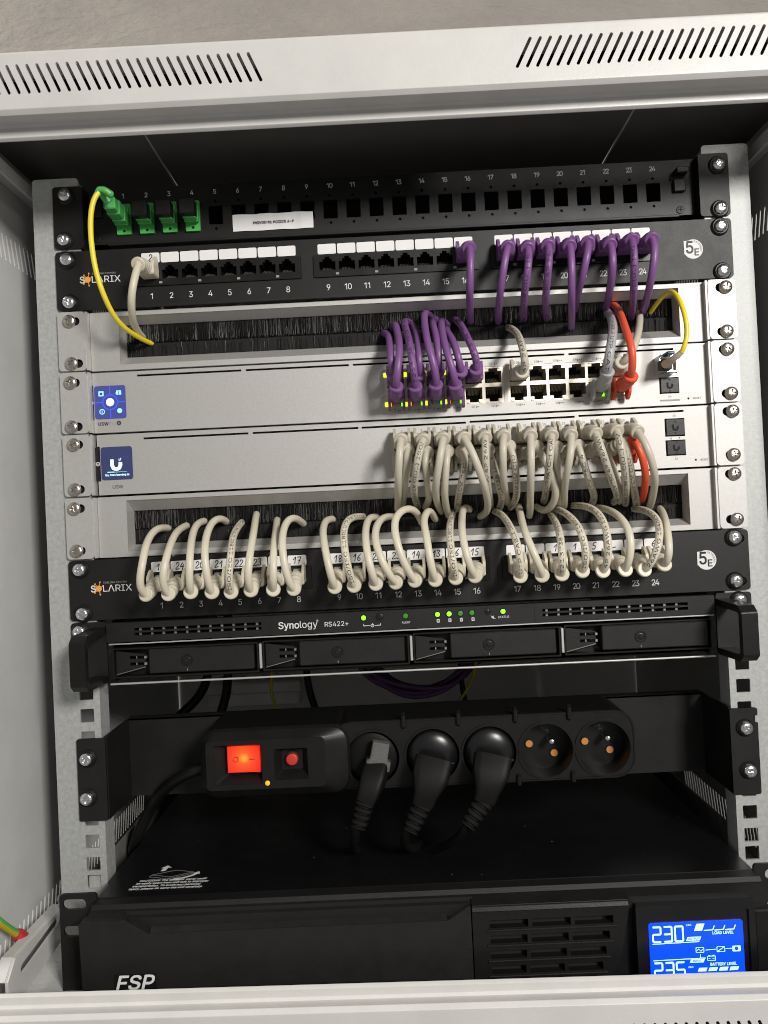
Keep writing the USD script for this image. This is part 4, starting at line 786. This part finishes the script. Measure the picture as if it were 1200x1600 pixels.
# earth wire at lower left
ew = thing('earth_wire', 'green and yellow earth wire with a red ferrule at the lower left', 'earth wire', tuple(at(0, 1480, -40)))
p = [at(-40, 1405, -62), at(-5, 1437, -50), at(15, 1452, -38), at(34, 1464, -27)]
pts = spline(p, 30)
part(ew, 'wire', tube(pts, 2.4, 14), 'green')
T = np.gradient(pts, axis=0); V = []; F = []
for i in range(30):
    t = T[i] / np.linalg.norm(T[i]); n_ = CAM - pts[i]; n_ = n_ - t * (n_ @ t); n_ /= np.linalg.norm(n_); b_ = np.cross(t, n_)
    for a in np.linspace(-.25, 1.15, 6): V.append(pts[i] + 2.5 * (math.cos(a) * n_ + math.sin(a) * b_))
for i in range(29):
    for j in range(5): a = i * 6 + j; F += [(a, a + 1, a + 7), (a, a + 7, a + 6)]
part(ew, 'yellow_stripe', [tm(V, F), tm(V, [f[::-1] for f in F])], 'yellow', smooth=False)
part(ew, 'ferrule', tube([at(26, 1459, -32), at(28, 1460.5, -31), at(40, 1468.5, -28), at(44, 1471, -27)], [3.5, 4.1, 4.0, 2.6], 14), 'red'); part(ew, 'ferrule_tip', tube([at(42, 1469, -25), at(47, 1472, -22)], 1.3, 8), 'zinc')
# ------------------------------------------------------------------ network cords
def orient(m, o, t, up):
    'places a mesh modelled along +y with z up: origin o, axis t'
    t = np.array(t, float) / np.linalg.norm(t); s = np.cross(t, up); s /= np.linalg.norm(s); u = np.cross(s, t)
    m.vertices = o + m.vertices[:, :1] * s + m.vertices[:, 1:2] * t + m.vertices[:, 2:3] * u; return m
def cable_print(P, s, R, r, u0, flip=1, h=2.15):
    'lettering printed along a cable, on the side turned to the viewer'
    m = tmesh(s, h, .05); m.vertices[:, 0] *= 1.75; v = m.vertices
    L = np.concatenate([[0], np.cumsum(np.linalg.norm(np.diff(P, axis=0), axis=1))]); T = np.gradient(P, axis=0); T /= np.linalg.norm(T, axis=1, keepdims=True)
    if u0 + np.ptp(v[:, 0]) > L[-1] - 8: 
        keep = m.triangles[:, :, 0].max(1) < L[-1] - 8 - u0; m.update_faces(keep); m.remove_unreferenced_vertices(); v = m.vertices
    if not len(v): return None
    sv = u0 + v[:, 0] if flip > 0 else u0 + (v[:, 0].max() - v[:, 0]); C = np.stack([np.interp(sv, L, P[:, k]) for k in range(3)], 1); TT = np.stack([np.interp(sv, L, T[:, k]) for k in range(3)], 1)
    N = CAM + R - C; N -= TT * (N * TT).sum(1, keepdims=True); N /= np.linalg.norm(N, axis=1, keepdims=True); B_ = np.cross(TT, N) * -flip
    th = (v[:, 1:2] - h * .5) / r; out = C + (r + .03 + np.clip(v[:, 2:3], 0, .05)) * (np.cos(th) * N + np.sin(th) * B_)
    f = m.faces if True else None
    return tm(np.vstack([out]), f)
PRINTS = ['ISO/IEC 11801 UTP PATCH CABLE 26AWG 15404M', '4P 26AWG E213738 UL C(UL) CM 75C', 'UTP CABLE ISO/IEC 11801 E213738', '26AWG 15406M CM C(UL) ISO/IEC', 'E213738 TYPE CM 75C 4P 26AWG']
RC_CABLE = 2.5
count = [0]
def cord(label, group, m, port, tip, path, ytip=-33.0, bulge=8.0, yend=15.0, prong=1, printed=None, hoodl=13.0, prongs=True, sag=None, yport=1.0, name='patch_cord', r=RC_CABLE, collar=True):
    x, z = port; o = np.array([x, yport, z]); tipp = at(*tip, ytip)
    C = thing(name, label, 'patch cord', (x, yport, z), group)
    dirn = tipp - np.array([x, yport - hoodl, z]); hd = np.array([dirn[0] * .35, -1.0 * abs(tipp[1] - yport), dirn[2] * .30])
    hd /= np.linalg.norm(hd); up = np.array([0, 0, 1.0]) * prong
    ext = bx(-5.9, 5.9, -4, hoodl, -4.6, 3.4, .9); hoods = [ext]
    if prongs:
        for s in (-1, 1):
            w = Polygon([(1, 2.0), (hoodl - 1, 2.0), (hoodl - 2, 5.2), (7.2, 8.8), (4.4, 9.8), (2.6, 9.4), (1.5, 7.4)]).buffer(-.5).buffer(.5, quad_segs=3)
            hoods.append(xprof(w, s * 5.1 - .95, s * 5.1 + .95))
    h_ = cat(hoods); part(C, 'hood', orient(h_, o, hd, up), m, smooth=35)
    part(C, 'clip', orient(bx(-2.6, 2.6, -3, 4, 3.2, 5.2, .3), o, hd, up), 'print_grey', smooth=False)
    # boot from the hood, bending to the collar
    h1 = o + hd * hoodl; k = 22; u = np.linspace(0, 1, k)[:, None]; gap = np.linalg.norm(tipp - h1)
    nxt = at(*path[0], ytip - 2) - tipp; nxt = nxt / np.linalg.norm(nxt); e = (tipp - h1) / (gap + 1e-9); e2 = e + .5 * nxt; e2 /= np.linalg.norm(e2)
    b = (2 * u ** 3 - 3 * u ** 2 + 1) * h1 + (u ** 3 - 2 * u ** 2 + u) * hd * gap + (-2 * u ** 3 + 3 * u ** 2) * tipp + (u ** 3 - u ** 2) * e2 * gap
    b = np.vstack([h1 - hd * 3, b]); rad = np.linspace(5.2, 4.0, k + 1) + np.where(np.arange(k + 1) % 5 < 2, -.45, .0); rad[0] = 5.2
    part(C, 'boot', tube(b, rad, 16), m, smooth=35)
    if collar: part(C, 'collar', tube([tipp - e2 * 1.7, tipp - e2 * 1.3, tipp + e2 * .5, tipp + e2 * 1.0], [4.4, 4.8, 4.8, 4.3], 20), m, smooth=35)
    # cable through the measured points, bulging towards the viewer and then turning in through the brush
    px = np.array([tip] + list(path), float); s_ = np.concatenate([[0], np.cumsum(np.linalg.norm(np.diff(px, axis=0), axis=1))]); s_ /= s_[-1]
    pts = [tipp - e2 * .5]
    for q, w in zip(px[1:], s_[1:]):
        pw = w ** 3.2; y = (ytip - 3) * (1 - pw) + yend * pw - bulge * math.sin(math.pi * w) * (1 - .3 * w)
        pts.append(at(*q, y))
    dlast = pts[-1] - pts[-2]; dl = dlast / np.linalg.norm(dlast); pts.append(pts[-1] + np.array([dl[0] * 5, 12, dl[2] * 4]))
    P = spline(pts, 64); part(C, 'cable', tube(P, r, 14), m, smooth=60)
    if printed:
        s2, u0, fl = printed; mm = cable_print(P, s2, 0, r, u0, fl)
        if mm is not None: part(C, 'cable_print', mm, 'ink', smooth=False)
    return C
def pr_(n, u0=8, fl=1): return (PRINTS[n % len(PRINTS)], u0, fl)
# purple cords in the upper patch panel, ports 16 to 24
up = {16: ((733, 388), [(735, 412), (734, 457), (735, 503)]), 17: ((793, 387), [(788, 413), (781, 463), (778, 503)]), 18: ((824, 389), [(825, 417), (820, 457), (818, 499)]), 19: ((856, 385), [(857, 417), (853, 460), (854, 498)]),
      20: ((890, 385), [(893, 417), (893, 463), (892, 512)]), 21: ((918, 380), [(915, 410), (905, 450), (897, 485)]), 22: ((953, 383), [(957, 417), (952, 457), (946, 483)]), 23: ((987, 376), [(991, 410), (990, 460), (986, 496)]), 24: ((1018, 374), [(1022, 403), (1015, 447), (1003, 489)])}
word = {16: 'alone in the middle block', 17: 'first of the right block', 18: 'second cord of the right block', 19: 'third cord of the right block', 20: 'fourth of the right block, hanging lowest', 21: 'fifth of the right block',
        22: 'sixth of the right block, above the grey', 23: 'seventh cord of the right block', 24: 'last cord at the right end of the panel'}
for n, (tip, path) in up.items():
    cord(f'purple cord in upper panel port {n}, {word[n]}', 'purple cords hanging from the upper patch panel', 'purple', port_xz(1, n), tip, path, ytip=-31, yport=-3, printed=pr_(n, 10, -1) if n in (18, 19, 23) else None)
cord('beige patch cord in port 1 of the upper panel, bending down into the brush', None, 'beige_warm', port_xz(1, 1), (216, 413), [(211, 432), (206, 460), (206, 487), (211, 510), (224, 528)], ytip=-31, yport=-3)
# purple cords in the upper switch, ports 1 to 9
lo = {2: ((619.5, 604), [(621, 580), (624, 547), (621, 520), (617, 508), (613, 513)]), 1: ((614, 583), [(611, 560), (609, 537), (606, 524), (600, 521)]), 4: ((649, 604), [(646, 577), (641, 545), (635, 516), (633, 503), (640, 504)]), 3: ((655, 585), [(655, 563), (653, 535), (648, 515), (644, 508)]),
      6: ((681, 601), [(679, 577), (670, 542), (664, 510), (665, 490), (673, 495)]), 5: ((685, 577), [(685, 555), (681, 525), (677, 503), (681, 499)]), 8: ((711, 601), [(706, 575), (697, 545), (691, 518), (691, 502), (698, 508)]), 7: ((720, 580), [(715, 555), (706, 530), (698, 516), (699, 508)]), 9: ((744, 577), [(741, 552), (730, 527), (720, 508), (711, 500)])}
lw = {1: 'leftmost of the upper row', 2: 'leftmost of the front row, above number 2', 3: 'second of the upper row, half hidden', 4: 'second of the front row, above number 4', 5: 'third of the upper row, half hidden', 6: 'third of the front row, the tallest loop', 7: 'fourth of the upper row, half hidden', 8: 'fourth of the front row, above number 8', 9: 'rightmost, no cord below it'}
for n, (tip, path) in lo.items():
    x, z, r = sw_port(1, n); cord(f'purple cord in upper switch port {n}, {lw[n]}', 'purple cords rising from the upper switch', 'purple', (x, z), tip, path, ytip=-30 if r else -26, bulge=9 if r else 5, prong=-1 if r else 1, printed=pr_(n, 6) if n in (4, 9) else None, hoodl=11)
x, z, r = sw_port(1, 13); cord('beige patch cord rising alone from upper switch port 13, printed along its side', None, 'beige', (x, z), (816, 581), [(820, 566), (817, 547), (811, 527), (804, 517), (794, 512)], ytip=-28, printed=pr_(1, 4))
x, z, r = sw_port(1, 23); cord('beige patch cord in upper switch port 23, behind the orange cord', None, 'beige', (x, z), (971, 567), [(983, 556), (993, 535), (999, 508), (998, 490)], ytip=-20, bulge=2)
x, z, r = sw_port(1, 22); cord('light grey patch cord in upper switch port 22, lettering down its side', None, 'grey_cord', (x, z), (949, 581), [(952, 555), (957, 523), (956, 500), (949, 488)], ytip=-30, prong=-1, printed=('PATCH CABLE UTP CAT', 5, -1), r=3.1)
x, z, r = sw_port(1, 24); cord('orange patch cord in upper switch port 24, rising to the brush', None, 'orange', (x, z), (986, 588), [(988, 570), (987, 547), (978, 515), (967, 486), (958, 477)], ytip=-31, prong=-1, bulge=10)
# the yellow fibre cords
fc = thing('fibre_cord', 'yellow fibre cord with green plug, looping from the leftmost coupler to the upper brush', 'fibre cord', tuple(at(185, 345, -8)))
x = portx[0]
part(fc, 'plug', [bx(x - 4.6, x + 4.6, YFP - 22, YFP - 12.5, -27.2, -17.0, .7), bx(x - 4.0, x + 4.0, YFP - 29, YFP - 21, -26.2, -17.8, .7)], 'green')
b = spline([np.array([x, YFP - 28, -21.6]), np.array([x - 1.2, YFP - 36, -17.0]), at(172, 303, -40), at(162, 297, -42), at(152, 303, -42)], 26)
part(fc, 'boot', tube(b, np.linspace(3.2, 2.0, 26) + np.where(np.arange(26) % 3 == 0, -.25, 0), 12), 'green', smooth=30)
Q = [at(154, 301, -42), at(147, 312, -43), at(142, 337, -44), at(143, 380, -45), at(151, 427, -44), at(163, 463, -40), at(183, 500, -27), at(207, 521, -10), at(233, 535, 12)]; Q.append(Q[-1] + (6, 14, -1))
part(fc, 'fibre', tube(spline(Q, 70), 1.75, 12), 'yellow', smooth=60)
f2 = thing('fibre_cord', 'short yellow fibre cord with grey boot, looping from the metal module to the brush', 'fibre cord', tuple(at(1045, 566, 0)))
part(f2, 'boot', tube(spline([at(1040, 569, -14), at(1052, 561, -24), at(1066, 549, -30)], 14), np.linspace(3.1, 1.7, 14), 12), 'beige', smooth=40)
Q = [at(1065, 550, -30), at(1070, 538, -32), at(1073, 520, -32), at(1071, 498, -31), at(1063, 472, -26), at(1049, 456, -14), at(1034, 465, -2), at(1017, 487, 13)]; Q.append(Q[-1] + (-3, 12, -4))
part(f2, 'fibre', tube(spline(Q, 60), 1.6, 12), 'yellow', smooth=60)
part(f2, 'twin_plug', [bx(*sorted((at(1032, 570, -12)[0], at(1049, 570, -12)[0])), -14, -6, at(1040, 578, -12)[2], at(1040, 562, -12)[2], .6)], 'print_black')
a, b = at(1029, 556, -8), at(1058, 581, -8)
md = thing('optical_module', 'shiny metal optical module in the right cage of the upper switch, blue tab on top', 'optical module', ((a[0] + b[0]) / 2, 0, b[2]))
sq = sbox(a[0], b[2], b[0], a[2]); part(md, 'sleeve', plate(sq.difference(sq.buffer(-.8, join_style='mitre')), -9, 12), 'chrome', smooth=False); part(md, 'sleeve_core', plate(sq.buffer(-.85, join_style='mitre'), -6, 12), 'port_metal', smooth=False)
part(md, 'divider', bx((a[0] + b[0]) / 2 - .5, (a[0] + b[0]) / 2 + .5, -9.5, 0, b[2] + .8, a[2] - .8), 'chrome'); part(md, 'blue_tab', bx(a[0] + 3, a[0] + 8.5, -16, -5, a[2] - .8, a[2] + 1.4, .6), 'blue_tab')
part(md, 'bail', tube([(a[0] + .5, -10, a[2]), (a[0] + .5, -15, a[2] - 3), (b[0] - .5, -15, a[2] - 3), (b[0] - .5, -10, a[2])], .6, 8), 'chrome')
# beige cords of the lower switch: ports 1 3 5 ... hang in front, 2 4 6 ... behind
top = {1: ((626, 688), [(624, 715), (622, 750), (622, 780), (621, 796)]), 3: ((661, 688), [(653, 718), (648, 750), (648, 775), (653, 792)]), 5: ((692, 686), [(688, 713), (682, 750), (682, 780), (689, 799)]), 7: ((725, 685), [(740, 712), (753, 747), (761, 777), (760, 799), (750, 807)]),
       9: ((758, 684), [(759, 715), (761, 750), (765, 778), (766, 791)]), 11: ((787, 682), [(786, 712), (787, 750), (790, 770), (793, 786)]), 13: ((829, 681), [(830, 720), (829, 762), (827, 806)]), 15: ((862, 681), [(859, 717), (855, 753), (849, 784)]),
       17: ((892, 680), [(890, 717), (883, 755), (881, 791)]), 19: ((931, 678), [(943, 711), (956, 750), (964, 778), (958, 785)]), 21: ((964, 674), [(972, 707), (977, 745), (978, 776), (977, 787)]), 23: ((996, 675), [(1012, 703), (1022, 738), (1021, 770), (1014, 793)])}
bot = {2: ((637, 703), [(636, 725), (633, 757), (630, 777), (628, 790)]), 4: ((667, 707), [(665, 727), (669, 760), (670, 780), (664, 793)]), 6: ((699, 705), [(697, 730), (695, 760), (696, 785), (701, 806)]), 8: ((722, 706), [(726, 725), (721, 755), (716, 780), (714, 796)]),
       10: ((763, 703), [(771, 727), (780, 760), (784, 780), (780, 794)]), 12: ((796, 698), [(804, 725), (807, 755), (806, 778), (797, 793)]), 14: ((840, 698), [(855, 728), (867, 760), (865, 784), (852, 797), (837, 791)]), 16: ((870, 699), [(872, 730), (875, 763), (872, 791)]),
       18: ((904, 697), [(912, 723), (922, 755), (928, 776), (924, 788)]), 20: ((940, 697), [(957, 730), (967, 763), (967, 784)]), 22: ((977, 693), [(984, 725), (991, 765), (994, 791)]), 24: ((989, 690), [(1000, 706), (1007, 730), (1008, 755), (1002, 781)])}
ords = ['first', 'second', 'third', 'fourth', 'fifth', 'sixth', 'seventh', 'eighth', 'ninth', 'tenth', 'eleventh', 'twelfth']
for n, (tip, path) in top.items():
    x, z, r = sw_port(2, n); cord(f'beige patch cord in lower switch port {n}, {ords[n // 2]} from the left in the upper row' if n < 23 else 'beige patch cord in lower switch port 23, bowing right over the orange cord', 'beige cords hanging from the lower switch', 'beige', (x, z), tip, path, ytip=-31, printed=pr_(n, 6, -1) if n in (3, 9, 15, 19, 21) else None, hoodl=15)
for n, (tip, path) in bot.items():
    x, z, r = sw_port(2, n); lb_ = f'beige patch cord in lower switch port {n}, {ords[n // 2 - 1]} from the left in the lower row' if n < 24 else 'orange patch cord in the lower switch, last of its lower row'
    cord(lb_, 'beige cords hanging from the lower switch' if n < 24 else None, 'beige' if n < 24 else 'orange', (x, z), tip, path, ytip=-23, bulge=1, prong=-1, printed=pr_(n + 1, 7, -1) if n in (8, 10, 12, 18, 22) else None, prongs=n not in (20, 22, 14), hoodl=13)
# beige cords of the lower patch panel
pp = {1: ((228, 929), [(219, 910), (222, 883), (227, 857), (236, 836), (248, 826), (263, 825)]), 2: ((263, 928), [(255, 905), (258, 880), (266, 852), (277, 831), (292, 821)]), 3: ((298, 925), [(296, 900), (297, 867), (301, 836), (309, 819), (320, 814)]), 4: ((331, 925), [(323, 897), (320, 863), (324, 833), (335, 814), (346, 811), (354, 815)]),
      5: ((361, 925), [(358, 897), (361, 863), (365, 837), (378, 816)]), 6: ((392, 922), [(388, 893), (392, 857), (397, 827), (401, 803)]), 7: ((427, 921), [(427, 890), (428, 857), (431, 830), (433, 812)]), 8: ((459, 920), [(448, 897), (442, 863), (442, 835), (450, 814), (461, 810), (474, 818)]),
      9: ((523, 917), [(515, 890), (508, 857), (505, 830), (510, 814), (520, 811)]), 10: ((553, 915), [(544, 887), (538, 853), (538, 827), (547, 811), (568, 807)]), 11: ((587, 912), [(578, 883), (572, 850), (572, 825), (578, 810), (589, 808)]), 12: ((618, 910), [(603, 888), (590, 857), (587, 831), (597, 811), (614, 807)]),
      13: ((648, 907), [(632, 880), (620, 845), (618, 813), (631, 797), (647, 798), (659, 817)]), 14: ((680, 906), [(672, 873), (666, 837), (663, 812), (670, 799), (680, 811)]), 15: ((712, 903), [(707, 873), (703, 837), (705, 812), (708, 800)]), 16: ((742, 900), [(730, 870), (723, 837), (722, 810), (726, 794), (734, 796)]),
      17: ((813, 900), [(813, 880), (808, 850), (797, 823), (784, 805), (773, 799)]), 18: ((847, 899), [(838, 873), (825, 843), (815, 812), (810, 791)]), 19: ((878, 897), [(878, 867), (875, 837), (868, 816), (860, 803)]), 20: ((910, 892), [(915, 863), (908, 833), (894, 811), (878, 799), (866, 795)]),
      21: ((942, 892), [(950, 867), (948, 833), (938, 807), (920, 793), (895, 790)]), 22: ((977, 890), [(985, 860), (983, 833), (970, 810), (950, 797), (932, 793)]), 23: ((1007, 890), [(1023, 868), (1030, 840), (1027, 814), (1011, 799), (990, 795)]), 24: ((1038, 882), [(1045, 860), (1043, 833), (1038, 808), (1031, 795)])}
for n, (tip, path) in pp.items():
    blk = ('left', 'middle', 'right')[(n - 1) // 8]
    cord(f'beige patch cord in lower panel port {n}, {ords[(n - 1) % 8]} of the {blk} block', 'beige cords looping up from the lower patch panel', 'beige_warm', port_xz(2, n), tip, path, ytip=-36, bulge=7, yport=-3, printed=pr_(n, 5) if n in (5, 10, 15, 17, 19, 20, 21, 23) else None, hoodl=14)
